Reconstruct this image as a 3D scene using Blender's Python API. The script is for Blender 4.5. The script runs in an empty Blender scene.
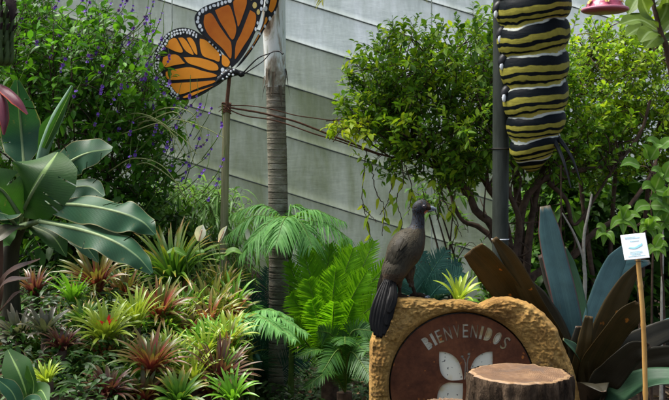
import bpy, bmesh, math, random
import numpy as np
from mathutils import Vector, noise
from math import radians as R, pi, sin, cos

S = bpy.context.scene
COL = S.collection
rng = np.random.default_rng(7)
random.seed(7)

# ------------------------------------------------------------------ camera
F = 960.0
CAM = np.array([0.0, 0.0, 1.5])
PITCH = math.atan(25 / F)
FWD = np.array([0, cos(PITCH), -sin(PITCH)])
UP = np.array([0, sin(PITCH), cos(PITCH)])
RIGHT = np.array([1.0, 0, 0])


def ray(px, py):
    return FWD + RIGHT * ((px - 334.5) / F) + UP * (-(py - 200) / F)


def P(px, py, Y):
    return CAM + ray(px, py) * Y


def PP(pts, Y=None):
    return np.array([P(p[0], p[1], p[2] if len(p) > 2 else Y) for p in pts])


def on_plane(px, py, p0, n):
    d = ray(px, py)
    t = np.dot(p0 - CAM, n) / np.dot(d, n)
    return CAM + d * t


def nrm(a):
    a = np.asarray(a, float)
    return a / np.maximum(np.linalg.norm(a, axis=-1, keepdims=True), 1e-9)


def smooth(a, b, x):
    t = min(1, max(0, (x - a) / (b - a)))
    return t * t * (3 - 2 * t)


def catmull(pts, n):
    pts = np.asarray(pts, float)
    if len(pts) == 2:
        t = np.linspace(0, 1, n)[:, None]
        return pts[0] * (1 - t) + pts[1] * t
    p = np.vstack([2 * pts[0] - pts[1], pts, 2 * pts[-1] - pts[-2]])
    out = []
    m = len(pts) - 1
    for u in np.linspace(0, m, n):
        i = min(int(u), m - 1)
        t = u - i
        a, b, c, d = p[i], p[i + 1], p[i + 2], p[i + 3]
        out.append(0.5 * ((2 * b) + (c - a) * t + (2 * a - 5 * b + 4 * c - d) * t * t + (3 * b - a - 3 * c + d) * t ** 3))
    return np.array(out)


def interp(vals, n):
    vals = np.asarray(vals, float)
    return np.interp(np.linspace(0, 1, n), np.linspace(0, 1, len(vals)), vals)


# ------------------------------------------------------------------ mesh builder
class MB:
    def __init__(self):
        self.v = []; self.f = []; self.m = []; self.uv = []; self.n = 0; self.sm = []

    def add(self, v, f, mi=0, uv=None, sm=True):
        v = np.asarray(v, float).reshape(-1, 3)
        self.v.append(v)
        self.uv.append(np.zeros((len(v), 2)) if uv is None else np.asarray(uv, float).reshape(-1, 2))
        if isinstance(f, np.ndarray):
            self.f.append((f + self.n).astype(np.int32))
            k = len(f)
        else:
            k = 0
            groups = {}
            for q in f:
                groups.setdefault(len(q), []).append(q)
            for q in groups.values():
                self.f.append(np.array(q, np.int32) + self.n); k += len(q)
        self.m.append(np.full(k, mi, np.int32)); self.sm.append(np.full(k, sm, bool))
        self.n += len(v)

    def grid(self, pts, mi=0, closed_u=False, uv=None, flip=False):
        """pts (rows, cols, 3)"""
        r, c = pts.shape[:2]
        cc = c if closed_u else c - 1
        i = np.arange(r - 1)[:, None]; j = np.arange(cc)[None, :]
        a = i * c + j; b = i * c + (j + 1) % c; d = (i + 1) * c + j; e = (i + 1) * c + (j + 1) % c
        q = np.stack([a, b, e, d] if not flip else [a, d, e, b], -1).reshape(-1, 4)
        if uv is None:
            uu, vv = np.meshgrid(np.linspace(0, 1, c), np.linspace(0, 1, r))
            uv = np.stack([uu, vv], -1)
        self.add(pts.reshape(-1, 3), q, mi, uv)

    def tube(self, path, rad, sides=8, mi=0, cap=True, n=None, bump=0.0):
        path = np.asarray(path, float)
        if n:
            rad = interp(rad, n) if np.ndim(rad) else np.full(n, rad)
            path = catmull(path, n)
        rad = np.broadcast_to(np.asarray(rad, float), (len(path),)) if np.ndim(rad) == 0 or len(rad) == len(path) else interp(rad, len(path))
        t = nrm(np.gradient(path, axis=0))
        ref = np.array([0, 0, 1.0]) if abs(t[len(t) // 2][2]) < 0.85 else np.array([0, 1.0, 0])
        a = nrm(np.cross(t, ref)); b = np.cross(a, t)
        ang = np.linspace(0, 2 * pi, sides, endpoint=False)
        rr = rad[:, None] * (1 + (bump * rng.standard_normal((len(path), sides)) if bump else 0))
        pts = path[:, None] + rr[..., None] * (a[:, None] * np.cos(ang)[None, :, None] + b[:, None] * np.sin(ang)[None, :, None])
        self.grid(pts, mi, closed_u=True)
        if cap:
            self.add(pts[0], [list(range(sides))], mi)
            self.add(pts[-1], [list(range(sides))[::-1]], mi)

    def loft(self, rings, mi=0, cap=True):
        rings = np.asarray(rings, float)
        self.grid(rings, mi, closed_u=True)
        if cap:
            k = rings.shape[1]
            self.add(rings[0], [list(range(k))[::-1]], mi); self.add(rings[-1], [list(range(k))], mi)

    def box(self, c, s, mi=0, ax=None):
        c = np.asarray(c, float); s = np.asarray(s, float) / 2
        ax = np.eye(3) if ax is None else np.asarray(ax)
        v = []
        for x in (-1, 1):
            for y in (-1, 1):
                for z in (-1, 1):
                    v.append(c + ax[0] * x * s[0] + ax[1] * y * s[1] + ax[2] * z * s[2])
        self.add(v, [[0, 1, 3, 2], [4, 6, 7, 5], [0, 4, 5, 1], [2, 3, 7, 6], [0, 2, 6, 4], [1, 5, 7, 3]], mi, sm=False)

    def prism(self, poly, d, mi=0):
        """poly (k,3) planar outline extruded by vector d"""
        poly = np.asarray(poly, float); k = len(poly)
        v = np.vstack([poly, poly + d])
        f = [list(range(k))[::-1], list(range(k, 2 * k))] + [[i, (i + 1) % k, k + (i + 1) % k, k + i] for i in range(k)]
        self.add(v, f, mi, sm=False)

    def ball(self, c, r, mi=0, u=10, w=6):
        r = np.broadcast_to(np.asarray(r, float), (3,))
        th = np.linspace(0.02, pi - 0.02, w); ph = np.linspace(0, 2 * pi, u, endpoint=False)
        pts = np.stack([np.sin(th)[:, None] * np.cos(ph), np.sin(th)[:, None] * np.sin(ph), np.repeat(np.cos(th)[:, None], u, 1)], -1)
        self.loft(np.asarray(c) + pts[::-1] * r, mi)

    def strips(self, base, d, n, L, W, K=3, droop=0.15, prof=None, mi=0, fold=0.25, sag=(0, 0, -1)):
        base = np.asarray(base, float); N = len(base)
        if N == 0: return
        d = nrm(d); L = np.broadcast_to(L, (N,)).astype(float); W = np.broadcast_to(W, (N,)).astype(float)
        dr = np.broadcast_to(droop, (N,)).astype(float)
        s = np.linspace(0, 1, K + 1)
        if prof is None:
            prof = np.interp(s, [0, .12, .4, .7, 1], [.12, .6, 1, .75, 0.02])
        else:
            prof = np.interp(s, np.linspace(0, 1, len(prof)), prof)
        side = nrm(np.cross(d, n)); nn = np.cross(side, d)
        g = np.asarray(sag, float)
        cen = base[:, None] + d[:, None] * (L[:, None] * s)[..., None] + g * ((L * dr)[:, None] * s ** 2)[..., None]
        w = (W[:, None] * prof) / 2
        l = cen - side[:, None] * w[..., None] + nn[:, None] * (w * fold)[..., None]
        r = cen + side[:, None] * w[..., None] + nn[:, None] * (w * fold)[..., None]
        pts = np.stack([l, cen, r], 2)            # N,K+1,3,3
        v = pts.reshape(-1, 3)
        off = np.arange(N)[:, None, None] * ((K + 1) * 3); i = np.arange(K)[None, :, None] * 3; j = np.arange(2)[None, None, :]
        a = off + i + j
        q = np.stack([a, a + 1, a + 4, a + 3], -1).reshape(-1, 4)
        uv = np.zeros((N, K + 1, 3, 2)); uv[..., 0] = np.array([0, .5, 1]); uv[..., 1] = s[None, :, None]
        self.add(v, q, mi, uv)

    def blade(self, path, hw, up, n=16, nc=7, fold=0.25, curl=0.0, wave=0.0, wf=5, mi=0, seed=0, rib=0.0, tear=0.0):
        """strap or broad leaf along a path; hw half widths; fold>0 makes a V channel"""
        path = catmull(path, n); hw = interp(hw, n)
        t = nrm(np.gradient(path, axis=0))
        side = nrm(np.cross(t, np.asarray(up, float))); nn = np.cross(side, t)
        u = np.linspace(-1, 1, nc); s = np.linspace(0, 1, n)
        prof = fold * np.abs(u) - curl * u * u
        wv = wave * np.sin(s[:, None] * wf * 2 * pi + seed + 1.7 * np.sign(u)) * np.abs(u) ** 1.5
        wv = wv + 0.5 * wave * np.sin(s[:, None] * wf * 5.3 + seed * 2 + 2.1 * np.sign(u)) * np.abs(u) ** 2
        pts = path[:, None] + side[:, None] * (hw[:, None] * u)[..., None] + nn[:, None] * (hw[:, None] * (prof + wv))[..., None]
        self.grid(pts, mi)
        if rib:
            self.tube(path - nn * rib * .5, interp([rib, rib * .7, rib * .2], n), 6, mi if np.isscalar(rib) else 0)

    def tears(self, n, nc, spots):
        """open narrow slits running in from a leaf edge: spots = (row, side, depth in cells)"""
        f = self.f[-1].reshape(n - 1, nc - 1, 4); keep = np.ones((n - 1, nc - 1), bool)
        for row, sd, dep in spots:
            if sd < 0: keep[row, :dep] = False
            else: keep[row, nc - 1 - dep:] = False
        k = keep.ravel(); self.f[-1] = f.reshape(-1, 4)[k]; self.m[-1] = self.m[-1][k]; self.sm[-1] = self.sm[-1][k]

    def build(self, name, mats, parent=None, loc=None):
        me = bpy.data.meshes.new(name)
        v = np.concatenate(self.v) if self.v else np.zeros((0, 3))
        if loc is not None: v = v - np.asarray(loc)
        loops = np.concatenate([f.ravel() for f in self.f]); tot = np.concatenate([np.full(len(f), f.shape[1]) for f in self.f])
        me.vertices.add(len(v)); me.vertices.foreach_set('co', v.astype(np.float32).ravel())
        me.loops.add(len(loops)); me.loops.foreach_set('vertex_index', loops.astype(np.int32))
        me.polygons.add(len(tot)); me.polygons.foreach_set('loop_start', np.concatenate([[0], np.cumsum(tot)[:-1]]).astype(np.int32))
        me.polygons.foreach_set('material_index', np.concatenate(self.m))
        me.polygons.foreach_set('use_smooth', np.concatenate(self.sm))
        ul = me.uv_layers.new(name='UVMap')
        ul.data.foreach_set('uv', np.concatenate(self.uv)[loops].astype(np.float32).ravel())
        me.update(calc_edges=True); me.validate()
        for m in (mats if isinstance(mats, (list, tuple)) else [mats]): me.materials.append(m)
        o = bpy.data.objects.new(name, me); COL.objects.link(o)
        if loc is not None: o.location = loc
        if parent is not None:
            o.parent = parent
            o.matrix_parent_inverse = parent.matrix_basis.inverted() if loc is None else o.matrix_parent_inverse
        return o


def tag(o, label=None, cat=None, group=None, kind=None):
    if label: o['label'] = label
    if cat: o['category'] = cat
    if group: o['group'] = group
    if kind: o['kind'] = kind
    return o


def thing(name, label, cat, loc=(0, 0, 0), group=None):
    o = bpy.data.objects.new(name, None); COL.objects.link(o)
    o.location = Vector([float(x) for x in loc]); o.empty_display_size = 0.1
    return tag(o, label, cat, group)


# ------------------------------------------------------------------ materials
def newmat(name):
    m = bpy.data.materials.new(name); m.use_nodes = True
    nt = m.node_tree
    return m, nt, nt.nodes['Principled BSDF'], nt.nodes['Material Output']


def ramp(nt, fac, stops, interp_='LINEAR'):
    r = nt.nodes.new('ShaderNodeValToRGB'); r.color_ramp.interpolation = interp_
    e = r.color_ramp.elements
    while len(e) < len(stops): e.new(0.5)
    for k, (p, c) in enumerate(stops):
        e[k].position = p; e[k].color = (*c, 1) if len(c) == 3 else c
    if fac is not None: nt.links.new(fac, r.inputs[0])
    return r.outputs[0]


def noise_n(nt, scale, detail=4, rough=.55, dist=0, vec=None, sc3=None, out=0):
    n = nt.nodes.new('ShaderNodeTexNoise')
    n.inputs['Scale'].default_value = scale; n.inputs['Detail'].default_value = detail
    n.inputs['Roughness'].default_value = rough; n.inputs['Distortion'].default_value = dist
    if vec is None:
        vec = nt.nodes.new('ShaderNodeTexCoord').outputs['Object']
    if sc3:
        mp = nt.nodes.new('ShaderNodeMapping'); mp.inputs['Scale'].default_value = sc3
        nt.links.new(vec, mp.inputs[0]); vec = mp.outputs[0]
    nt.links.new(vec, n.inputs['Vector'])
    return n.outputs[out]


def mixc(nt, fac, a, b, mode='MIX'):
    m = nt.nodes.new('ShaderNodeMix'); m.data_type = 'RGBA'; m.blend_type = mode
    for s, val in ((0, fac), (6, a), (7, b)):
        if isinstance(val, (int, float)): m.inputs[s].default_value = val
        elif isinstance(val, tuple): m.inputs[s].default_value = (*val, 1)
        else: nt.links.new(val, m.inputs[s])
    return m.outputs[2]


def math_n(nt, op, a, b=None):
    m = nt.nodes.new('ShaderNodeMath'); m.operation = op
    for i, val in enumerate((a, b)):
        if val is None: continue
        if isinstance(val, (int, float)): m.inputs[i].default_value = val
        else: nt.links.new(val, m.inputs[i])
    return m.outputs[0]


def bump(nt, bs, h, strength=.4, dist=.01):
    b = nt.nodes.new('ShaderNodeBump'); b.inputs['Strength'].default_value = strength; b.inputs['Distance'].default_value = dist
    nt.links.new(h, b.inputs['Height']); nt.links.new(b.outputs[0], bs.inputs['Normal'])


def simple(name, c1, c2=None, scale=20, rough=.6, bmp=0, bs_scale=None, metal=0, spec=.15, sc3=None, detail=5, dist=.005):
    m, nt, bs, out = newmat(name)
    bs.inputs['Roughness'].default_value = rough; bs.inputs['Metallic'].default_value = metal
    bs.inputs['Specular IOR Level'].default_value = spec
    if c2 is None: c2 = tuple(x * .7 for x in c1)
    n = noise_n(nt, scale, detail, .6, 0, None, sc3)
    nt.links.new(ramp(nt, n, [(.32, c2), (.68, c1)]), bs.inputs['Base Color'])
    if bmp:
        bump(nt, bs, noise_n(nt, bs_scale or scale * 2, 6, .65, 0, None, sc3), bmp, dist)
    return m


def leafmat(name, cols, transl=.3, rough=.45, spec=.2, tcol=None, vgrad=None, vein=0.0, scale=30):
    """cols: colours picked at random per leaf; vgrad: list of (v, colour) along the leaf mixed in"""
    m, nt, bs, out = newmat(name)
    geo = nt.nodes.new('ShaderNodeNewGeometry')
    k = len(cols)
    c = ramp(nt, geo.outputs['Random Per Island'], [(i / max(1, k - 1), cc) for i, cc in enumerate(cols)])
    tc = nt.nodes.new('ShaderNodeTexCoord')
    sep = nt.nodes.new('ShaderNodeSeparateXYZ'); nt.links.new(tc.outputs['UV'], sep.inputs[0])
    if vgrad:
        g = ramp(nt, math_n(nt, 'ADD', sep.outputs[1], math_n(nt, 'MULTIPLY', math_n(nt, 'SUBTRACT', geo.outputs['Random Per Island'], .5), .3)), [(a, b[:3]) for a, b in vgrad])
        c = mixc(nt, .75, c, g)
    n = noise_n(nt, scale, 3)
    c = mixc(nt, .45, c, mixc(nt, 1.0, c, ramp(nt, n, [(.3, (.55, .6, .5)), (.7, (1.25, 1.2, 1.1))]), 'MULTIPLY'))
    if vein:
        d = math_n(nt, 'ABSOLUTE', math_n(nt, 'SUBTRACT', sep.outputs[0], .5))
        c = mixc(nt, ramp(nt, d, [(.0, (vein,) * 3), (.05, (vein * .6,) * 3), (.08, (0, 0, 0))]), c, (.3, .4, .2))
    nt.links.new(c, bs.inputs['Base Color'])
    bs.inputs['Roughness'].default_value = rough; bs.inputs['Specular IOR Level'].default_value = spec
    if transl:
        t = nt.nodes.new('ShaderNodeBsdfTranslucent')
        nt.links.new(mixc(nt, 1.0, c, tcol or (1.5, 1.5, .6), 'MULTIPLY'), t.inputs[0])
        mx = nt.nodes.new('ShaderNodeMixShader'); mx.inputs[0].default_value = transl
        nt.links.new(bs.outputs[0], mx.inputs[1]); nt.links.new(t.outputs[0], mx.inputs[2])
        nt.links.new(mx.outputs[0], out.inputs[0])
    return m


def broadleaf(name, c1, c2, rib, veins=26, transl=.18, rough=.38, side=0.35, edge=None):
    """big banana-like blade: midrib at u=.5 and slanted side veins"""
    m, nt, bs, out = newmat(name)
    tc = nt.nodes.new('ShaderNodeTexCoord'); sep = nt.nodes.new('ShaderNodeSeparateXYZ')
    nt.links.new(tc.outputs['UV'], sep.inputs[0])
    d = math_n(nt, 'ABSOLUTE', math_n(nt, 'SUBTRACT', sep.outputs[0], .5))
    ph = math_n(nt, 'MULTIPLY', math_n(nt, 'SUBTRACT', sep.outputs[1], math_n(nt, 'MULTIPLY', d, side)), veins * 2 * pi)
    w = math_n(nt, 'MULTIPLY', math_n(nt, 'ADD', math_n(nt, 'SINE', ph), 1), .5)
    w2 = math_n(nt, 'MULTIPLY', math_n(nt, 'ADD', math_n(nt, 'SINE', math_n(nt, 'MULTIPLY', ph, 2.7)), 1), .5)
    n = noise_n(nt, 9, 4)
    c = ramp(nt, n, [(.3, c2), (.7, c1)])
    c = mixc(nt, math_n(nt, 'MULTIPLY', w, .12), c, tuple(min(1, x * 1.5) for x in c1))
    c = mixc(nt, ramp(nt, d, [(0, (1, 1, 1)), (.022, (.9, .9, .9)), (.04, (0, 0, 0))]), c, rib)
    c = mixc(nt, ramp(nt, noise_n(nt, 28, 3, .6, .2), [(.66, (0, 0, 0)), (.74, (.6, .6, .6))]), c, (.12, .11, .04))
    c = mixc(nt, ramp(nt, noise_n(nt, 3.5, 5, .65, .4), [(.42, (0, 0, 0)), (.7, (.2, .2, .2))]), c, (.08, .11, .05))
    if edge:
        c = mixc(nt, ramp(nt, d, [(.465, (0, 0, 0)), (.495, (.8, .8, .8))]), c, edge)
    nt.links.new(c, bs.inputs['Base Color'])
    bs.inputs['Roughness'].default_value = .45; bs.inputs['Specular IOR Level'].default_value = .2
    bump(nt, bs, math_n(nt, 'ADD', w, w2), .12, .004)
    t = nt.nodes.new('ShaderNodeBsdfTranslucent'); nt.links.new(mixc(nt, 1, c, (1.3, 1.5, .6), 'MULTIPLY'), t.inputs[0])
    mx = nt.nodes.new('ShaderNodeMixShader'); mx.inputs[0].default_value = transl
    nt.links.new(bs.outputs[0], mx.inputs[1]); nt.links.new(t.outputs[0], mx.inputs[2]); nt.links.new(mx.outputs[0], out.inputs[0])
    return m


def strapmat(name, c1, c2, streak=60, rough=.35, blotch=None, transl=.06, spec=.2, edge=None, dry=None):
    m, nt, bs, out = newmat(name)
    uv = nt.nodes.new('ShaderNodeTexCoord').outputs['UV']
    n = noise_n(nt, 1, 4, .6, 0, uv, (streak, 3, 1))
    c = ramp(nt, n, [(.3, c2), (.7, c1)])
    n2 = noise_n(nt, 14, 4)
    c = mixc(nt, .4, c, mixc(nt, 1, c, ramp(nt, n2, [(.3, (.5, .5, .5)), (.7, (1.3, 1.3, 1.3))]), 'MULTIPLY'))
    if blotch:
        c = mixc(nt, ramp(nt, noise_n(nt, 22, 2), [(.68, (0, 0, 0)), (.74, (.9, .9, .9))]), c, blotch)
    if dry:
        sp2 = nt.nodes.new('ShaderNodeSeparateXYZ'); nt.links.new(uv, sp2.inputs[0])
        vv = math_n(nt, 'ADD', sp2.outputs[1], math_n(nt, 'MULTIPLY', math_n(nt, 'SUBTRACT', noise_n(nt, 1, 4, .7, 0, uv, (7, 9, 1)), .5), .14))
        c = mixc(nt, ramp(nt, vv, [(.975, (0, 0, 0)), (.995, (.8, .8, .8))]), c, dry)
        c = mixc(nt, ramp(nt, noise_n(nt, 1, 3, .6, .5, uv, (5, 7, 1)), [(.66, (0, 0, 0)), (.72, (.55, .55, .55))]), c, tuple(x * .6 for x in dry))
    if edge:
        sep = nt.nodes.new('ShaderNodeSeparateXYZ'); nt.links.new(uv, sep.inputs[0])
        d = math_n(nt, 'ABSOLUTE', math_n(nt, 'SUBTRACT', sep.outputs[0], .5))
        c = mixc(nt, ramp(nt, d, [(.44, (0, 0, 0)), (.49, (.9, .9, .9))]), c, edge)
    nt.links.new(c, bs.inputs['Base Color'])
    bs.inputs['Roughness'].default_value = rough; bs.inputs['Specular IOR Level'].default_value = spec
    bump(nt, bs, n, .2, .003)
    t = nt.nodes.new('ShaderNodeBsdfTranslucent'); nt.links.new(c, t.inputs[0])
    mx = nt.nodes.new('ShaderNodeMixShader'); mx.inputs[0].default_value = transl
    nt.links.new(bs.outputs[0], mx.inputs[1]); nt.links.new(t.outputs[0], mx.inputs[2]); nt.links.new(mx.outputs[0], out.inputs[0])
    return m


M = {}
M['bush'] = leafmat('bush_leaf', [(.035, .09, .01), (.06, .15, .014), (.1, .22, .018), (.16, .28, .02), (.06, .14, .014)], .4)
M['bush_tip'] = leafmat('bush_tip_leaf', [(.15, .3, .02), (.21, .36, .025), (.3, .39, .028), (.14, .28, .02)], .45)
M['hedge'] = leafmat('hedge_leaf', [(.06, .14, .014), (.14, .26, .02), (.28, .38, .03), (.1, .2, .02)], .45)
M['porter'] = leafmat('porterweed_leaf', [(.03, .105, .012), (.055, .17, .016), (.1, .25, .022), (.038, .12, .013)], .34)
M['vine'] = leafmat('vine_leaf', [(.25, .38, .02), (.4, .45, .03), (.18, .32, .02)], .42)
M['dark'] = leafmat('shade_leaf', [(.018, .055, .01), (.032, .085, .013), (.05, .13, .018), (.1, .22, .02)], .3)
M['midbroad'] = leafmat('mid_leaf', [(.06, .15, .03), (.1, .22, .03), (.05, .12, .025)], .35, vein=.5)
M['schef'] = leafmat('umbrella_leaf', [(.1, .22, .03), (.14, .28, .035), (.07, .17, .025)], .4, vein=.6)
M['broadtop'] = leafmat('broad_leaf', [(.05, .1, .02), (.09, .15, .03), (.16, .22, .03)], .35, vein=.5)
M['bamboo_leaf'] = leafmat('weeping_leaf', [(.1, .22, .05), (.15, .3, .08), (.2, .36, .1)], .3)
M['feather'] = leafmat('feather_leaflet', [(.1, .26, .075), (.15, .35, .1), (.2, .42, .13)], .36)
M['fern'] = leafmat('fern_leaflet', [(.1, .27, .012), (.15, .36, .014), (.2, .42, .018)], .45, .5, .2)
M['fern_dark'] = leafmat('dark_fern_leaflet', [(.02, .07, .015), (.035, .1, .018), (.05, .14, .02)], .25)
M['cycad'] = leafmat('cycad_leaflet', [(.02, .07, .055), (.03, .1, .075), (.045, .13, .1)], .12, .4)
M['stem_green'] = simple('green_stem', (.1, .17, .03), (.06, .1, .02), 30, .5)
M['stem_pale'] = simple('pale_stem', (.32, .34, .14), (.2, .22, .08), 30, .6)
M['twig'] = simple('dark_twig', (.075, .05, .035), (.03, .02, .015), 40, .8, .5)
M['bark'] = simple('branch_bark', (.1, .065, .045), (.035, .022, .016), 25, .85, .6)
M['palestick'] = simple('pale_stick', (.45, .42, .36), (.28, .26, .22), 40, .8, .4)
M['purple'] = leafmat('purple_floret', [(.12, .04, .42), (.2, .08, .55), (.27, .14, .62)], .2, .6)
M['ground'] = simple('mulch', (.06, .04, .025), (.018, .013, .009), 12, .95, .9, 30, dist=.03)
M['white'] = leafmat('white_spathe', [(.85, .84, .78), (.8, .78, .72)], .25, .35)
M['cream'] = simple('cream_spadix', (.6, .4, .25), (.5, .3, .2), 30, .6)

# ------------------------------------------------------------------ world, sun
SUN = nrm(np.array([-0.42, 0.12, 0.88]))
el = math.asin(SUN[2]); az = math.atan2(SUN[0], SUN[1])
W = bpy.data.worlds.new('World'); S.world = W; W.use_nodes = True
wn = W.node_tree
sky = wn.nodes.new('ShaderNodeTexSky'); sky.sky_type = 'NISHITA'; sky.sun_disc = False
sky.sun_elevation = el; sky.sun_rotation = az; sky.dust_density = 2.0; sky.air_density = 1.0
bg = wn.nodes['Background']; bg.inputs[1].default_value = 0.07
hs = wn.nodes.new('ShaderNodeHueSaturation'); hs.inputs['Saturation'].default_value = .75
wn.links.new(sky.outputs[0], hs.inputs['Color']); wn.links.new(hs.outputs[0], bg.inputs[0])
sl = bpy.data.lights.new('sun', 'SUN'); sl.energy = 3.3; sl.angle = R(42); sl.color = (1, .96, .9)
so = bpy.data.objects.new('sun', sl); COL.objects.link(so)
so.rotation_euler = Vector([float(x) for x in SUN]).to_track_quat('Z', 'Y').to_euler()
so.location = (-3, 0, 8)

cd = bpy.data.cameras.new('camera'); cam = bpy.data.objects.new('camera', cd); COL.objects.link(cam)
cam.location = CAM; cam.rotation_euler = (pi / 2 - PITCH, 0, 0)
cd.sensor_width = 36; cd.lens = F / 669 * 36; cd.clip_end = 500; cd.clip_start = .05
cd.dof.use_dof = True; cd.dof.focus_distance = 4.3; cd.dof.aperture_fstop = 7.1
S.camera = cam
S.view_settings.view_transform = 'Standard'; S.view_settings.look = 'None'
S.view_settings.exposure = 1.95; S.view_settings.gamma = 1.0


# ------------------------------------------------------------------ ground
def gz(x, y):
    left = np.interp(y, [0, 2.6, 3.3, 3.9, 4.35, 4.75, 5.2, 5.5, 7, 9, 14], [0, .1, .47, .56, .66, .76, .83, .88, .95, .8, .6])
    right = np.interp(y, [0, 3, 4.5, 6, 8, 14], [0, .0, .05, .1, .2, .4])
    t = smooth(-.98, -.46, x)
    return left * (1 - t) + right * t


xs = np.concatenate([[-60, -25, -12], np.linspace(-6, 6, 81), [12, 25, 60]])
ys = np.concatenate([[-60, -20, -6], np.linspace(0, 13, 87), [20, 45, 90]])
g = np.zeros((len(ys), len(xs), 3))
for i, y in enumerate(ys):
    for j, x in enumerate(xs):
        n = noise.fractal(Vector((x * 1.7, y * 1.7, 0)), 1.0, 2.0, 4) * .05
        g[i, j] = (x, y, gz(x, y) + n * (1 if abs(x) < 7 else 0))
mb = MB(); mb.grid(g); tag(mb.build('ground', M['ground']), kind='structure')

# ------------------------------------------------------------------ fabric greenhouse wall
a_ = R(10)
WN = nrm(np.array([sin(a_), -cos(a_), .12])); WP = P(300, 150, 9.6)


def wallmat(name, base, stain, amount):
    m, nt, bs, out = newmat(name)
    bs.inputs['Roughness'].default_value = .75; bs.inputs['Specular IOR Level'].default_value = .2
    oc = nt.nodes.new('ShaderNodeTexCoord').outputs['Object']
    streak = noise_n(nt, 1.0, 6, .62, .4, oc, (3.2, 3.2, .35))
    blot = noise_n(nt, .8, 5, .6, .3, oc)
    fine = noise_n(nt, 42, 3, .6, 0, oc, (1, 1, .25))
    c = mixc(nt, ramp(nt, streak, [(.4, (0, 0, 0)), (.6, (amount,) * 3)]), base, stain)
    c = mixc(nt, ramp(nt, blot, [(.42, (0, 0, 0)), (.72, (amount * .9,) * 3)]), c, tuple(x * .8 for x in stain))
    c = mixc(nt, .35, c, mixc(nt, 1, c, ramp(nt, fine, [(.3, (.75, .75, .75)), (.7, (1.15, 1.15, 1.15))]), 'MULTIPLY'))
    nt.links.new(c, bs.inputs['Base Color'])
    bump(nt, bs, noise_n(nt, 6, 5, .6, .2, oc, (1, 1, 3)), .35, .03)
    t = nt.nodes.new('ShaderNodeBsdfTranslucent'); nt.links.new(c, t.inputs[0])
    mx = nt.nodes.new('ShaderNodeMixShader'); mx.inputs[0].default_value = .5
    nt.links.new(bs.outputs[0], mx.inputs[1]); nt.links.new(t.outputs[0], mx.inputs[2]); nt.links.new(mx.outputs[0], out.inputs[0])
    return m


wm = [wallmat('shade_fabric_lit', (.70, .75, .74), (.42, .48, .43), .7),  # brighter light on the upper wall put into the base colour
      wallmat('shade_fabric_half_lit', (.44, .48, .43), (.26, .3, .22), .8),  # middle step of the painted brightness
      wallmat('shade_fabric_dim_algae', (.27, .305, .24), (.15, .18, .1), .9)]  # dimmer lower wall put into the colour, plus real green algae
M['batten'] = simple('wall_cord', (.07, .08, .07), (.04, .05, .04), 20, .8)
SEAM = [-640, -580, -523, -468, -415, -363, -312, -262, -213, -166, -121, -77, -38, 3, 44, 90, 141, 197, 257, 322, 392, 468, 550, 640]
SL = .31
wall = thing('fabric_wall', 'grey green shade fabric wall of overlapping slanted bands behind the whole garden', 'wall', on_plane(300, 300, WP, WN))
wall_seam = MB()
for k in range(len(SEAM) - 1):
    y0, y1 = SEAM[k], SEAM[k + 1]
    cols = np.linspace(-420, 1100, 90); rows = np.linspace(0, 1, 7)
    pts = np.zeros((7, 90, 3))
    for i, r in enumerate(rows):
        for j, x in enumerate(cols):
            yy = (y0 * (1 - r) + y1 * r) + SL * (x - 300)
            p = on_plane(x, yy, WP, WN)
            b = .006 * r + .009 * noise.noise(Vector((x * .012, yy * .012, k * .1))) + .010 * noise.noise(Vector((x * .05, yy * .03, k)))
            if i == 6: b += .004
            pts[i, j] = p + WN * b
    lap = np.array([on_plane(x, y1 + SL * (x - 300), WP, WN) + WN * .0 for x in cols])
    pts2 = np.concatenate([pts, lap[None]], 0)
    mb = MB(); mb.grid(pts2)
    mid = (y0 + y1) / 2
    bo_ = mb.build('fabric_band', wm[0] if mid < 30 else (wm[1] if mid < 100 else wm[2]), wall)  # bands paler towards the top, imitating the light there
    mb = MB(); mb.tube(pts[-1] + WN * .004, .0075, 5, cap=False); mb.build('seam_cord', M['batten'], wall)
# vertical frame posts seen as faint creases behind the fabric
for x in (172, -30, 430, 640):
    mb = MB()
    pth = [on_plane(x, y, WP, WN) + WN * .058 for y in np.linspace(-250, 400, 30)]
    mb.tube(pth, .006, 5); mb.build('seam_cord', wm[1], wall)


# ------------------------------------------------------------------ foliage helpers
def rand_dirs(n, r=rng):
    return nrm(r.standard_normal((n, 3)))


def clump_points(ells, n, r, shell=.35):
    """ells: (px,py,Y,rx_px,ry_px,rY) ellipsoids; points spread through the volume, denser outwards"""
    wts = np.array([e[3] * e[4] for e in ells], float); wts /= wts.sum()
    idx = r.choice(len(ells), n, p=wts)
    pts = np.zeros((n, 3)); out = np.zeros((n, 3))
    d = rand_dirs(n, r); rad = r.random(n) ** shell
    for q in range(n):
        e = ells[idx[q]]; c = P(e[0], e[1], e[2]); s = e[2] / F
        v = d[q] * rad[q]
        pts[q] = c + np.array([v[0] * e[3] * s, v[1] * e[5], v[2] * e[4] * s])
        out[q] = d[q]
    return pts, out


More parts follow.
